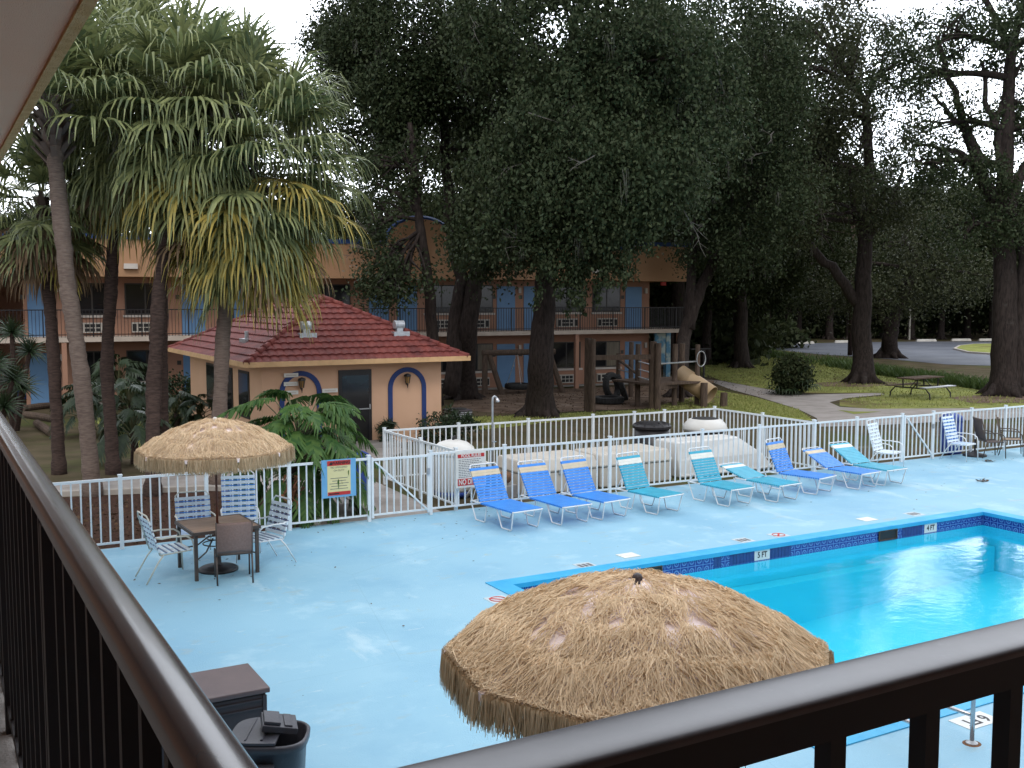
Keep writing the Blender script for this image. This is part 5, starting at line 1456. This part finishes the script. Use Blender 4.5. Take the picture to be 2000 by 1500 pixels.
def gp(px, py): return at_z(px, py, -.03)
def trunkpts(base, f, *pxs): return [base] + [at(x, y, f) for x, y in pxs]
b0 = gp(425, 945); f0 = 23.6
palm('broad sabal palm in front of the pool house with yellowing lower fronds', trunkpts(b0, f0, (428, 815), (436, 640), (455, 430), (478, 270)), .16, 150, 1.40, 1.55, 11, 1.6, 'palmbark', 26, 6, .36, 16, 1.0, -64, 30)
b0 = gp(182, 968); f0 = 22.0
palm('tall leaning pale trunked palm with cut leaf boots, nearest the left railing', trunkpts(b0, f0, (160, 740), (130, 540), (108, 310), (102, 190)), .165, 58, 1.1, 1.5, 12, .35, 'palmbark', 70, 0, 0, 4, .75, 4)
b0 = gp(116, 925); f0 = 25.0
palm('dark trunked palm with a skirt of dead fronds, leftmost behind the leaning palm', trunkpts(b0, f0, (105, 700), (88, 480), (84, 385)), .14, 46, .9, 1.1, 13, .5, 'palmdark', 16, 30, .1, 2, .8, -60)
b0 = gp(222, 925); f0 = 25.2
palm('dark trunked palm between the leaning palm and the rough barked one', trunkpts(b0, f0, (208, 720), (220, 500), (236, 300), (240, 190)), .145, 84, 1.2, 1.55, 14, 1.2, 'palmdark', 20, 6, .05, 5, 1.4, -78)
b0 = gp(298, 968); f0 = 21.9
palm('rough barked palm just left of the thatched parasol, crown behind the broad palm', trunkpts(b0, f0 + 1, (300, 760), (312, 560), (345, 330), (362, 185)), .155, 70, 1.15, 1.5, 15, .9, 'palmdark', 30, 2, .1, 3, 1.35, -55)
b0 = gp(322, 905); f0 = 26.5
palm('slim palm directly behind the rough barked palm', trunkpts(b0, f0, (318, 740), (318, 560), (300, 300), (262, 120)), .12, 64, 1.1, 1.5, 16, .7, 'palmdark', 10, 0, .05, 3, 1.35, -40)

def leaf_cloud(C, rad, n, L, Wd, rg, droop=.35, zs=1.0):
    C = np.asarray(C, np.float64); N = len(C) * n
    c = np.repeat(C, n, 0); rr = np.repeat(np.asarray(rad), n)[:, None]
    off = rg.normal(0, .48, (N, 3)); off[:, 2] *= zs
    c = c + off * rr
    a = rg.normal(0, 1, (N, 3)); a[:, 2] -= droop * 2; a /= np.linalg.norm(a, axis=1)[:, None]
    bb = np.cross(a, rg.normal(0, 1, (N, 3))); bb /= np.linalg.norm(bb, axis=1)[:, None]
    s = rg.uniform(.65, 1.35, N)[:, None]
    A, B = a * L * s / 2, bb * Wd * s / 2
    return np.stack([c - A, c - A * .1 + B, c + A, c - A * .1 - B], 1).reshape(-1, 3)
def oak(label, base, tr, r0, blobs, seed, leaf='leaf', limbs=(), n=270, L=.14, Wd=.085, rad=.78, drapes=(), group='live oaks behind the pool', name='oak_tree', mossn=0, twign=0, bark='bark', flare=1.45, dens=1.0, zs=1.0, droop=.35):
    """tr: trunk points; blobs: (centre, rx, ry, rz, clumps); limbs: extra drawn limbs (points, r0, r1)"""
    rg = np.random.default_rng(seed); rr = random.Random(seed); base = Vector(base)
    t = thing(name, label, 'tree', base, 0, group)
    T = [Vector(p) - base for p in tr]
    b = MB(); pts, rs = [], []
    for k, (a, c) in enumerate(zip(T, T[1:])):
        for i in range(5):
            f = (k + i / 5) / (len(T) - 1); pts.append(a.lerp(c, i / 5) + Vector((rr.gauss(0, r0 * .05), rr.gauss(0, r0 * .05), 0)))
            rs.append(r0 * (1 - .62 * f) * (flare if (k == 0 and i == 0) else (1 + (flare - 1) * .3 if (k == 0 and i == 1) else 1)))
    pts.append(T[-1]); rs.append(r0 * .32); pts[0] = pts[0] + Vector((0, 0, -.25))
    b.tube(pts, rs, 14)
    if flare > 1.2:
        for k in range(6):
            a = k * PI / 3 + rr.uniform(-.3, .3); d = Vector((math.cos(a), math.sin(a), 0))
            b.tube([d * r0 * .4 + Vector((0, 0, r0 * 1.3)), d * r0 * 1.25 + Vector((0, 0, r0 * .25)), d * r0 * rr.uniform(2.0, 2.8) + Vector((0, 0, -.08))], [r0 * .42, r0 * .36, r0 * .12], 7)
    for lp, ra, rb in limbs:
        lp = [Vector(p) - base for p in lp]; q = []
        for a, c in zip(lp, lp[1:]):
            for i in range(4): q.append(a.lerp(c, i / 4) + Vector((rr.gauss(0, ra * .18), rr.gauss(0, ra * .18), rr.gauss(0, ra * .18))))
        q.append(lp[-1]); b.tube(q, [lerp(ra, rb, i / (len(q) - 1)) for i in range(len(q))], 8)
    C, RD = [], []
    for bi, (c, rx, ry, rz, nc) in enumerate(blobs):
        nc = int(nc * dens)
        c = Vector(c) - base
        q = rg.normal(0, 1, (nc, 3)); q /= np.linalg.norm(q, axis=1)[:, None]; q *= rg.uniform(.25, 1, nc)[:, None] ** .45
        P = q * np.array([rx, ry, rz]) + np.array(c)
        C.append(P); RD.append(rg.uniform(.7, 1.3, nc) * rad)
        # a limb out to this mass, and boughs inside it
        cand = [p for p in pts[len(pts) // 2:]]
        src = min(cand, key=lambda p: (p - c).length + abs(p.z - c.z) * .3)
        mid = src.lerp(c, .5) + Vector((0, 0, .12 * (c - src).length))
        lb = bez(src, mid, c, 6); ra = max(.07, r0 * .30)
        b.tube(lb, [lerp(ra, .06, i / 6) for i in range(7)], 7)
        for k in range(min(11, nc)):
            e = Vector(P[rr.randrange(nc)]); s_ = lb[rr.randrange(2, 7)]
            b.tube(bez(s_, s_.lerp(e, .5) + Vector((rr.gauss(0, .3), rr.gauss(0, .3), .3)), e, 3), [.055, .045, .03, .012], 5, cap=False)
    b.build('trunk', M[bark], t, smooth=True)
    C = np.concatenate(C); RD = np.concatenate(RD)
    V = leaf_cloud(C, RD, n, L, Wd, rg, droop, zs)
    if drapes:      # foliage hanging in long strings
        DC, DR = [], []
        for (c, w_, h_, k) in drapes:
            c = Vector(c) - base
            for i in range(k):
                x, y = rr.gauss(0, w_ * .45), rr.gauss(0, w_ * .45); hh = h_ * rr.uniform(.4, 1)
                for j in range(int(hh / .3) + 1): DC.append((c.x + x + rr.gauss(0, .06), c.y + y + rr.gauss(0, .06), c.z - j * .3)); DR.append(.30 * (1 - .5 * j * .3 / max(hh, .3)))
        V = np.concatenate([V, leaf_cloud(np.array(DC), np.array(DR), 34, L * .9, Wd * .85, rg, .9, 1.3)])
    np_quads('crown', V, M[leaf], t)
    if mossn:
        V = []
        for i in range(mossn):
            c = Vector(C[rr.randrange(len(C))]) + Vector((rr.gauss(0, .5), rr.gauss(0, .5), -.3)); ln = rr.uniform(.4, 1.3)
            for j in range(12):
                p = c + Vector((rr.gauss(0, .07), rr.gauss(0, .07), -rr.uniform(0, ln * .5))); q = p + Vector((rr.gauss(0, .08), rr.gauss(0, .08), -ln * rr.uniform(.2, .6))); s = Vector((rr.gauss(0, 1), rr.gauss(0, 1), 0)).normalized() * .009
                V += [p - s, p + s, q + s * .4, q - s * .4]
        tag(np_quads('hanging_moss', V, M['oakmoss'], t), kind='stuff')
    if twign:
        V = []
        for i in range(twign):
            c = Vector(C[rr.randrange(len(C))]); c -= (c + base - EYE).normalized() * rr.uniform(.3, 1.0); d = Vector((rr.gauss(0, .6), rr.gauss(0, .6), rr.uniform(-1, .6))).normalized(); ln = rr.uniform(.5, 1.5)
            def tw(p, d, ln, w, lev):
                q = p + d * ln; s = d.cross(p + base - EYE)
                s = s.normalized() * w; V.extend([p - s, p + s, q + s * .5, q - s * .5])
                if lev:
                    for k in range(3):
                        d2 = (d + Vector((rr.gauss(0, .5), rr.gauss(0, .5), rr.gauss(0, .5)))).normalized(); tw(p.lerp(q, rr.uniform(.4, 1)), d2, ln * .55, w * .6, lev - 1)
            tw(c, d, ln, .018, 2)
        tag(np_quads('dead_twigs', V, M['twig'], t), kind='stuff')
    return t
def B(px, py, f, rx, ry, rd, nc):     # canopy mass given by where it is seen and how far away
    k = f / FPX; return (at(px, py, f), rx * k, rd, ry * k, nc)

# --- 1: the straight trunk before the motel
b0 = gp(1055, 812); f = 36.3
oak('big live oak with straight trunk in front of the motel balcony, crown over the playground', b0,
    [b0, at(1056, 700, f), at(1062, 600, f), at(1068, 480, f), at(1075, 330, f), at(1090, 180, f)], .50,
    [B(1150, 290, 35, 210, 180, 3.5, 84), B(1020, 370, 34.5, 130, 110, 3, 34), B(1240, 360, 33.5, 110, 80, 2.5, 30), B(1120, 90, 36, 250, 140, 4, 96), B(960, 440, 35, 80, 70, 2, 16), B(1310, 240, 34.5, 110, 160, 3, 36), B(1100, 440, 34, 120, 60, 2, 20), B(1230, 140, 34, 150, 120, 3, 38), B(1180, -130, 36, 280, 140, 4, 50), B(1180, 360, 33, 170, 120, 2, 34)],
    21, drapes=[(at(1170, 440, 33), 1.5, 1.6, 20), (at(1105, 500, 33.5), 1.2, 2.0, 16), (at(1255, 430, 33), .5, 1.0, 6), (at(1190, 480, 32.8), .6, 1.6, 8), (at(1215, 500, 32.8), .3, 1.2, 4), (at(1020, 470, 34), 1.2, 1.2, 12)],
    mossn=80, twign=26, dens=1.35, zs=1.25, droop=.6)
# --- 2: the leaning pair left of it
b0 = gp(905, 778); f = 42.0
oak('leaning dark live oak between the pool house roof and the straight trunk', b0,
    [b0, at(912, 650, f), at(925, 560, f), at(948, 450, f), at(962, 330, f), at(960, 200, f)], .46,
    [B(800, 110, 41, 170, 130, 4, 100), B(720, 220, 41, 90, 110, 3, 50), B(930, 130, 41, 150, 120, 3.5, 70), B(680, 90, 41, 75, 90, 3, 44), B(1080, 300, 42, 100, 140, 3, 44), B(960, 300, 41, 70, 90, 2, 12), B(960, 480, 39, 70, 60, 2, 14), B(750, 300, 41, 60, 60, 2, 12), B(850, -90, 41, 260, 120, 4, 44)],
    22, limbs=[([at(884, 775, f), at(888, 640, f), at(900, 540, f), at(880, 420, f), at(870, 300, f), at(862, 180, f)], .36, .15), ([at(878, 380, f), at(868, 250, f), at(900, 228, f), at(935, 225, f)], .12, .05)],
    drapes=[(at(935, 490, 38), .7, 1.2, 10)], mossn=50, twign=20, dens=1.25, zs=1.15, droop=.5)
# --- 3: thin forked one over the pool house
b0 = gp(852, 790); f = 38.5
oak('slender forked oak rising behind the right end of the pool house roof', b0,
    [b0, at(846, 680, f), at(840, 580, f), at(822, 450, f), at(815, 400, f), at(812, 330, f), at(800, 240, f)], .26,
    [B(755, 510, 37.5, 50, 40, 1.5, 6), B(790, 545, 37.5, 55, 35, 1.5, 7), B(730, 430, 38, 40, 50, 1.2, 6), B(800, 330, 38.5, 60, 60, 1.5, 9), B(720, 330, 38.5, 50, 40, 1.2, 6), B(745, 565, 37.5, 55, 25, 1.2, 5)],
    23, limbs=[([at(815, 410, f), at(790, 385, f), at(760, 372, f), at(735, 358, f)], .13, .05), ([at(818, 400, f), at(805, 340, f), at(790, 290, f)], .10, .04), ([at(818, 410, f), at(822, 350, f), at(835, 290, f)], .09, .04)], rad=.6, flare=1.2, twign=8, n=110, dens=2.2)
# --- 4: leaning trunk right of the motel
b0 = gp(1325, 775); f = 47.0
oak('dark leaning live oak at the right end of the motel, behind the climbing frame', b0,
    [b0, at(1335, 660, f), at(1370, 560, f), at(1405, 490, f), at(1425, 400, f), at(1430, 260, f)], .34,
    [B(1420, 210, 45, 150, 150, 4, 76), B(1480, 370, 45, 110, 90, 3, 30), B(1360, 330, 45.5, 60, 60, 2, 12), B(1440, 70, 46, 130, 90, 3, 34), B(1400, 500, 46, 60, 50, 2, 11), B(1370, 150, 45, 80, 90, 2, 18), B(1460, 470, 46, 80, 60, 2.5, 16), B(1290, 300, 44, 120, 110, 4, 46), B(1290, 120, 45, 120, 100, 4, 34)],
    24, limbs=[([at(1345, 640, f), at(1352, 540, f), at(1360, 440, f), at(1368, 380, f), at(1350, 320, f)], .26, .1), ([at(1415, 470, f), at(1440, 420, f), at(1480, 390, f)], .16, .06)], mossn=60, twign=14, dens=1.35, zs=1.15, droop=.5)
# --- 5: big trunk on the lawn
b0 = gp(1685, 748); f = 52.0
oak('big live oak standing on the lawn before the parking lot, two limbs rising left', b0,
    [b0, at(1683, 640, f), at(1686, 540, f), at(1692, 440, f), at(1700, 340, f), at(1690, 200, f)], .53,
    [B(1600, 130, 51, 170, 140, 5, 78), B(1560, 320, 50.5, 120, 90, 3.5, 34), B(1680, 290, 51, 120, 90, 3.5, 32), B(1720, 140, 52, 80, 90, 4, 22), B(1640, 420, 50, 130, 60, 3, 26), B(1520, 230, 50, 70, 90, 3, 22), B(1560, 30, 52, 80, 35, 3, 7), B(1760, 400, 51, 60, 50, 2.5, 12), B(1540, 440, 50, 50, 40, 2, 8)],
    25, limbs=[([at(1680, 600, f), at(1640, 540, f), at(1580, 480, f), at(1540, 430, f), at(1505, 380, f)], .30, .10), ([at(1690, 480, f), at(1665, 400, f), at(1660, 330, f)], .22, .08), ([at(1690, 480, f), at(1740, 400, f), at(1765, 330, f)], .18, .07)], mossn=70, twign=14, leaf='leaf2', dens=.8, zs=1.15, droop=.5)
# --- 6: forked tree by the parking lot
b0 = gp(1737, 699); f = 73.0
oak('smaller forked live oak at the near edge of the parking lot', b0,
    [b0, at(1737, 660, f), at(1745, 625, f), at(1770, 570, f), at(1790, 500, f)], .62,
    [B(1760, 560, 72, 110, 40, 4, 16), B(1700, 580, 71, 70, 35, 3, 9), B(1830, 530, 72, 90, 60, 4, 16), B(1760, 470, 73, 120, 50, 5, 18), B(1600, 520, 74, 90, 60, 4, 18), B(1640, 590, 74, 40, 30, 3, 6)],
    26, limbs=[([at(1738, 645, f), at(1715, 610, f), at(1690, 580, f)], .36, .12)], n=260, L=.20, Wd=.12, rad=1.4, leaf='leaf2', mossn=30)
# --- 7: the trunk at the right edge
b0 = gp(1962, 772); f = 45.0
oak('tall live oak at the right edge, trunk splitting into spreading limbs against the sky', b0,
    [b0, at(1962, 640, f), at(1962, 520, f), at(1960, 430, f), at(1962, 350, f), at(1968, 230, f), at(1975, 100, f)], .58,
    [B(1840, 70, 44, 90, 70, 3, 17), B(1960, 60, 45, 80, 80, 3, 17), B(1840, 240, 44, 70, 45, 2.5, 9), B(1880, 320, 45, 80, 45, 2.5, 11), B(1990, 420, 44, 60, 60, 2, 10), B(2080, 250, 45, 90, 160, 3, 26), B(1900, 440, 44.5, 60, 45, 2, 8), B(1800, 320, 44, 60, 35, 2, 7), B(1760, 160, 45, 70, 50, 2, 10), B(2100, 20, 45, 130, 120, 4, 24), B(1850, -110, 45, 80, 50, 3, 4), B(2050, -140, 45, 90, 70, 3, 5), B(2080, 480, 44, 70, 60, 3, 10), B(1995, 200, 45, 45, 60, 1.5, 6)],
    27, limbs=[([at(1958, 440, f), at(1925, 360, f), at(1895, 270, f), at(1880, 240, f), at(1862, 180, f), at(1830, 70, f)], .34, .09), ([at(1895, 270, f), at(1850, 215, f), at(1820, 185, f)], .15, .05), ([at(1962, 360, f), at(1945, 250, f), at(1925, 200, f), at(1918, 120, f)], .22, .07), ([at(1964, 420, f), at(1990, 350, f), at(2010, 300, f), at(2040, 200, f)], .30, .10), ([at(1945, 240, f), at(1965, 190, f), at(1995, 120, f)], .14, .05), ([at(1920, 350, f), at(1880, 300, f), at(1820, 285, f), at(1780, 285, f)], .14, .05),
        ([at(1985, 772, f), at(1992, 600, f), at(1998, 480, f), at(2020, 380, f)], .27, .12)], mossn=40, twign=10, n=230, dens=1.25)
# --- oaks seen only in the pool's reflection and at the edges of the frame
b0 = Vector((52, 24, -.03))
oak('live oak beyond the right edge of the view, past the end of the pool fence', b0, [b0, b0 + Vector((0, 0, 4)), b0 + Vector((.5, .5, 8)), b0 + Vector((0, 1, 12))], .6,
    [(b0 + Vector((-1, 1, 10)), 5, 5, 3, 40), (b0 + Vector((2, -2, 14)), 5, 5, 3, 30), (b0 + Vector((-3, 2, 14)), 3, 3, 2, 14)], 28)

# --- a second line of tall oaks between the motel and the wood
b0 = Vector((0, 0, -.03)); rg_ = random.Random(91); bl = []
for j in range(13):
    a = j * 2.4; rr_ = rg_.uniform(1.0, 5.6); bl.append((Vector((math.cos(a) * rr_, math.sin(a) * rr_, rg_.uniform(6.0, 17.5))), 3.2, 3.2, 2.2, 20))
tall = oak('tall live oak', b0, [b0, Vector((.1, 0, 4)), Vector((.5, .2, 9)), Vector((.4, .1, 15))], .42, bl, 92, leaf='leafdark', n=230, L=.20, Wd=.12, rad=1.15, group='second line of tall oaks', flare=1.3, mossn=40)
for i, (px, f, z, lab) in enumerate(((1215, 60, .95, 'tall live oak behind the motel roof, right of the straight trunk'), (1330, 58, 1.0, 'tall live oak behind the leaning trunk at the right end of the motel'), (1450, 63, 1.05, 'tall live oak in the second line, left of the big lawn oak'), (1060, 62, .9, 'tall live oak rising behind the motel roof near the straight trunk'), (930, 60, .8, 'tall live oak rising behind the motel arch'))):
    o = tall if i == 0 else copy_tree(tall)
    q = at(px, 600, f); o.location = (q.x, q.y, -.05); o.rotation_euler = (0, 0, i * 1.7); o.scale = (z, z, z); o['label'] = lab
# --- the wood behind: three shapes of tree, copied
protos = []
for k in range(3):
    rg_ = random.Random(50 + k); b0 = Vector((0, 0, -.03))
    h = 13 + k * 1.5
    bl = [(Vector((rg_.gauss(0, 1.0), rg_.gauss(0, 1.0), h * .72)), 4.2, 4.2, 3.6, 34)]
    for j in range(6):
        a = j * PI / 3 + rg_.uniform(-.4, .4); rr_ = rg_.uniform(2.2, 4.0)
        bl.append((Vector((math.cos(a) * rr_, math.sin(a) * rr_, h * rg_.uniform(.30, .78))), 2.4, 2.4, 1.9, 13))
    protos.append(oak('dark oak standing in the shaded wood beyond the lawn and parking lot', b0, [b0, Vector((.1, 0, 3)), Vector((.3, .2, 6)), Vector((.2, .1, h * .8))], .34, bl, 60 + k, leaf='leafdark', n=260, L=.25, Wd=.16, rad=1.2, group='trees of the far wood', name='wood_tree', flare=1.3))
rg_ = random.Random(77); first = [True, True, True]
spots = []
for px, f, z in [(1310, 62, 1), (1380, 66, 1.0), (1440, 70, 0.9), (1500, 107, 1.1), (1560, 107, 1.05), (1620, 107, 1.16), (1345, 84, 1.2), (1450, 92, 1.2), (1540, 107, 1.26), (1660, 108, 1.1), (1720, 112, 1.15), (1780, 107, 1.05), (1840, 107, 1.1), (1890, 110, 1.1), (1940, 107, 1.05), (2000, 107, 1.1), (2060, 107, 1.16), (1820, 122, 1.25), (1910, 128, 1.3), (1980, 126, 1.25), (1600, 124, 1.35), (1700, 130, 1.35), (1500, 126, 1.4), (1400, 118, 1.35), (2040, 124, 1.3), (1280, 80, 1.25), (1240, 72, 1.0), (1140, 76, 1.05), (1040, 74, 1.0), (940, 72, 0.95), (840, 74, 0.9), (740, 72, 0.85), (1090, 92, 1.25), (980, 96, 1.2), (1190, 96, 1.3), (640, 78, 0.85), (540, 76, 0.85), (430, 74, 0.9), (320, 76, 0.95), (210, 74, 0.9), (100, 80, 0.8), (30, 84, 0.75), (-40, 80, 0.8)]:
    spots.append((px, f, z))
for i, (px, f, z) in enumerate(spots):
    k = i % 3; q = at(px, 600, f)
    o = protos[k] if first[k] else copy_tree(protos[k]); first[k] = False
    o.location = (q.x, q.y, -.05); o.rotation_euler = (0, 0, rg_.uniform(0, 6.28)); o.scale = (z * rg_.uniform(.9, 1.15), z * rg_.uniform(.9, 1.15), z)
# understorey mass closing the foot of the wood
V = []; rg2 = np.random.default_rng(5); C = []
for i in range(420):
    px = rg2.uniform(1150, 2250); f = rg2.uniform(109, 150) if px > 1470 else rg2.uniform(92, 140); q = at(px, 600, f); C.append((q.x, q.y, rg2.uniform(.3, 4.5)))
for i in range(160):
    px = rg2.uniform(1300, 1560); f = rg2.uniform(66, 90); q = at(px, 600, f)
    if px > 1470 and f < 84: continue
    C.append((q.x, q.y, rg2.uniform(.2, 1.6)))
for i in range(240):
    px = rg2.uniform(-150, 1200); f = rg2.uniform(78, 110); q = at(px, 600, f); C.append((q.x, q.y, rg2.uniform(.3, 4.0)))
tag(np_quads('undergrowth', leaf_cloud(np.array(C), np.full(len(C), 1.5), 110, .5, .34, rg2), M['leafdark']), kind='stuff')
V = []; C = []
for i in range(900):
    px = rg2.uniform(-600, 2900); f = rg2.uniform(140, 190); q = at(px, 600, f); C.append((q.x, q.y, rg2.uniform(.5, 10.5 if px > 1100 else 9)))
tag(np_quads('far_wood', leaf_cloud(np.array(C), np.full(len(C), 2.6), 130, 1.0, .7, rg2), M['leafdark']), kind='stuff')

# --- shrubs and small plants
def shrub(label, x, y, rx, ry, h, n, seed, leaf='shrub', L=.16, Wd=.07, name='shrub', group=None, stems=7):
    rg = np.random.default_rng(seed); rr = random.Random(seed)
    t = thing(name, label, 'shrub', (x, y, -.03), 0, group)
    k = max(8, int(n / 60)); q = rg.normal(0, 1, (k, 3)); q /= np.linalg.norm(q, axis=1)[:, None]; q *= rg.uniform(.4, 1, k)[:, None] ** .5
    C = q * np.array([rx * .8, ry * .8, h * .42]) + np.array([0, 0, h * .52]); C[:, 2] = np.maximum(C[:, 2], .12)
    b = MB()
    for i in range(stems):
        e = C[rr.randrange(k)]; b.tube([(rr.gauss(0, rx * .15), rr.gauss(0, ry * .15), -.05), (e[0] * .5, e[1] * .5, e[2] * .5), tuple(e)], [.03, .02, .008], 5)
    b.build('stem', M['stem'], t)
    np_quads('foliage', leaf_cloud(C, np.full(k, min(rx, ry, h) * .42), 60, L, Wd, rg, .2), M[leaf], t)
    return t
def lobed_leaf(V, hub, d, up, L, rg, droop=.3):
    side = d.cross(up).normalized(); g = Vector((0, 0, -1)); cur = hub; dd = d; pts = [hub]
    for i in range(8):
        dd = (dd + g * droop * .12).normalized(); cur = cur + dd * L / 8; pts.append(cur)
    for i in range(8): V += [pts[i] - side * .012, pts[i] + side * .012, pts[i + 1] + side * .008, pts[i + 1] - side * .008]
    for i in range(8):
        f = i / 7; wl = L * (.48 * math.sin(min(1, f * 1.15 + .18) * PI * .85) + .10)
        for s in (-1, 1):
            dr = (side * s * (1 - f * .55) + dd * (.35 + f * .8)).normalized()
            for j in range(2):
                p = pts[i].lerp(pts[i + 1], .25 + j * .5); q = p + dr * wl * rg.uniform(.55, 1.0); m = p.lerp(q, .55) + up * wl * .06; q = q + g * wl * .22
                w = (dd * L * .052)
                V += [p - w * .7, p + w * .7, m + w, m - w, m - w, m + w, q + w * .35, q - w * .35]
def philodendron(label, x, y, h, n, L, seed, name='philodendron', spread=1.0, el=(5, 75), lean=(0, 0), group=None, lm='phil'):
    rg = random.Random(seed); t = thing(name, label, 'plant', (x, y, -.03), 0, group); V = []; b = MB()
    b.tube([(0, 0, -.1), (.03 + lean[0] * .3, .02 + lean[1] * .3, h * .3), (lean[0] * .6, lean[1] * .6, h * .5)], [.10, .09, .07], 8)
    tr = b.build('trunk', M['palmdark'], t, smooth=True)
    b = MB()
    for k in range(n):
        f = k / n; az = k * 2.4 + rg.uniform(-.4, .4); e = R(lerp(el[1], el[0], f) + rg.uniform(-12, 12))
        d = Vector((math.cos(az) * math.cos(e), math.sin(az) * math.cos(e), math.sin(e)))
        p0 = Vector((lean[0] * .6, lean[1] * .6, h * lerp(.52, .30, f))); pl_ = spread * rg.uniform(.65, 1.1)
        p2 = p0 + d * pl_; p1 = p0 + d * pl_ * .5 + Vector((0, 0, .12))
        b.tube(bez(p0, p1, p2, 4), [.016, .014, .012, .011, .009], 5)
        ld = (Vector((d.x, d.y, 0)).normalized() * .75 + Vector((0, 0, lerp(.25, -.75, f)))).normalized()
        up = Vector((0, 0, 1)) + Vector((rg.gauss(0, .3), rg.gauss(0, .3), 0)) ; up = (up - ld * up.dot(ld)).normalized()
        lobed_leaf(V, p2, ld, up, L * rg.uniform(.75, 1.15), rg, .8)
    b.build('leaf_stalks', M['stem'], t, smooth=True)
    np_quads('leaves', V, M[lm], t)
    return t
q = gp(590, 985)
philodendron('large split leaf philodendron spilling over the fence beside the warning sign', 6.05, 19.45, 2.75, 74, .80, 31, spread=1.0, el=(-28, 68), lean=(.40, .0))
# dead hanging leaf at its foot
V = []; rg = random.Random(4)
for k in range(40):
    c = Vector((rg.gauss(0, .10), rg.gauss(0, .08), rg.uniform(.45, .95))); d = Vector((rg.gauss(0, .5), rg.gauss(0, .5), -1)).normalized() * rg.uniform(.1, .2); s = Vector((rg.gauss(0, 1), rg.gauss(0, 1), 0)).normalized() * .035
    V += [c - s, c + s, c + d + s * .3, c + d - s * .3]
q2 = at_y(573, 965, 18.35)
tag(np_quads('dead_leaf_bunch', V, mat('dry_leaf', (.22, .085, .035), (.13, .05, .025), rough=.9, island=True)), 'rust brown bunch of dead leaves hanging behind the fence below the philodendron', 'dead leaves').location = (q2.x, 18.35, 0)
for i, (px, py, s, lab) in enumerate(((255, 850, 1.15, 'dark broad leaved shrub between the two left dark palm trunks'), (235, 800, 1.3, 'dark broad leaved shrub behind the leaning palm, before the motel doors'), (262, 905, 1.0, 'low dark shrub at the foot of the rough barked palm'), (345, 850, .9, 'dark shrub right of the rough barked palm'), (165, 850, 1.0, 'dark shrub behind the leaning palm trunk'), (390, 850, .8, 'small dark shrub at the left corner of the pool house'), (465, 845, .75, 'small leafy plant right of the broad palm trunk, before the pool house'))):
    q = gp(px, py); philodendron(lab, q.x, q.y, 1.6 * s, 26, .62 * s, 40 + i, name='broadleaf_shrub', spread=.75 * s, el=(0, 80), group='dark shrubs under the palms', lm='shrub')
for i, (px, py, w_, lab) in enumerate(((350, 790, 1.3, 'clipped dark hedge before the motel ground floor, left of the pool house'), (410, 785, 1.2, 'clipped dark hedge behind the broad palm trunk'))):
    q = gp(px, py); shrub(lab, q.x, q.y, w_, .8, 1.05, 1900, 70 + i, L=.12, Wd=.07, name='hedge', group='hedges at the motel')
q = gp(815, 838)
shrub('low clipped hedge along the pool house wall beside the air conditioner', 13.2, 27.1, 1.25, .45, .95, 2600, 75, L=.09, Wd=.05, name='hedge')
q = gp(742, 850); shrub('small spiky plant at the pool house wall, right of the door', 11.45, 27.5, .3, .3, .75, 300, 76, L=.3, Wd=.03)
q = gp(1560, 772)
t = shrub('dark rounded bush beside the bend of the footpath', q.x, q.y + .4, .95, .92, 1.55, 3600, 77, leaf='leafdark', L=.20, Wd=.09, stems=14)
V = []; MI = []; rg = random.Random(8)
for k in range(16): fan_frond(V, MI, (0, 0, .4), k * .4 + rg.uniform(-.2, .2), R(rg.uniform(5, 60)), .7, .7, rg, 0, 1.0, 12, .02)
np_quads('drooping_fronds', V, M['shrub'], t)
# yucca-like spiky plants at the far left
def spiky(label, px, py, f, h, seed):
    q = at(px, py, f); rg = random.Random(seed)
    t = thing('yucca', label, 'plant', (q.x, q.y, -.03), 0, 'spiky yuccas at the motel corner'); b = MB(); V = []
    heads = [(0, 0, h), (.5, .2, h * .8), (-.5, -.1, h * .65), (.2, -.4, h * .45)]
    for hx, hy, hz in heads:
        b.tube([(0, 0, -.05), (hx * .5, hy * .5, hz * .5), (hx, hy, hz)], [.11, .09, .07], 7)
        for k in range(70):
            a = k * 2.4; e = R(lerp(85, -35, k / 70)); d = Vector((math.cos(a) * math.cos(e), math.sin(a) * math.cos(e), math.sin(e))); L = rg.uniform(.55, .8); p = Vector((hx, hy, hz)); m = p + d * L * .55; e2 = p + d * L + Vector((0, 0, -.12)); s = d.orthogonal().normalized() * .022
            V += [p - s, p + s, m + s, m - s, m - s, m + s, e2 + s * .1, e2 - s * .1]
    b.build('stem', M['palmdark'], t); np_quads('leaves', V, M['shrub'], t)
spiky('tall spiky yucca at the far left before the motel balcony', 25, 700, 33, 3.1, 1)
spiky('lower spiky yucca at the far left edge of the view', -10, 760, 31, 2.2, 2)
for i, (pa, pb, lab) in enumerate((((45, 803), (110, 795), 'pale timber log lying on the ground at the far left, farthest of three'), ((50, 815), (118, 826), 'pale timber log lying before the motel at the left, middle of three'), ((72, 832), (100, 852), 'pale timber log lying at the left, nearest of three'))):
    a, c = gp(*pa), gp(*pb); b = MB(); d = (c - a); b.tube([Vector((0, 0, .10)), d * .5 + Vector((0, 0, .11)), d + Vector((0, 0, .09))], [.12, .125, .11], 10)
    tag(b.build('timber_log', M['wood'], None, smooth=False, loc=a), lab, 'log', 'logs on the ground at the left')
p = gp(20, 790)
round_bin('dark blue trash barrel by the motel corner at the far left', p.x + .6, p.y + 2.2, 1.0, .32, M['bluebin'])
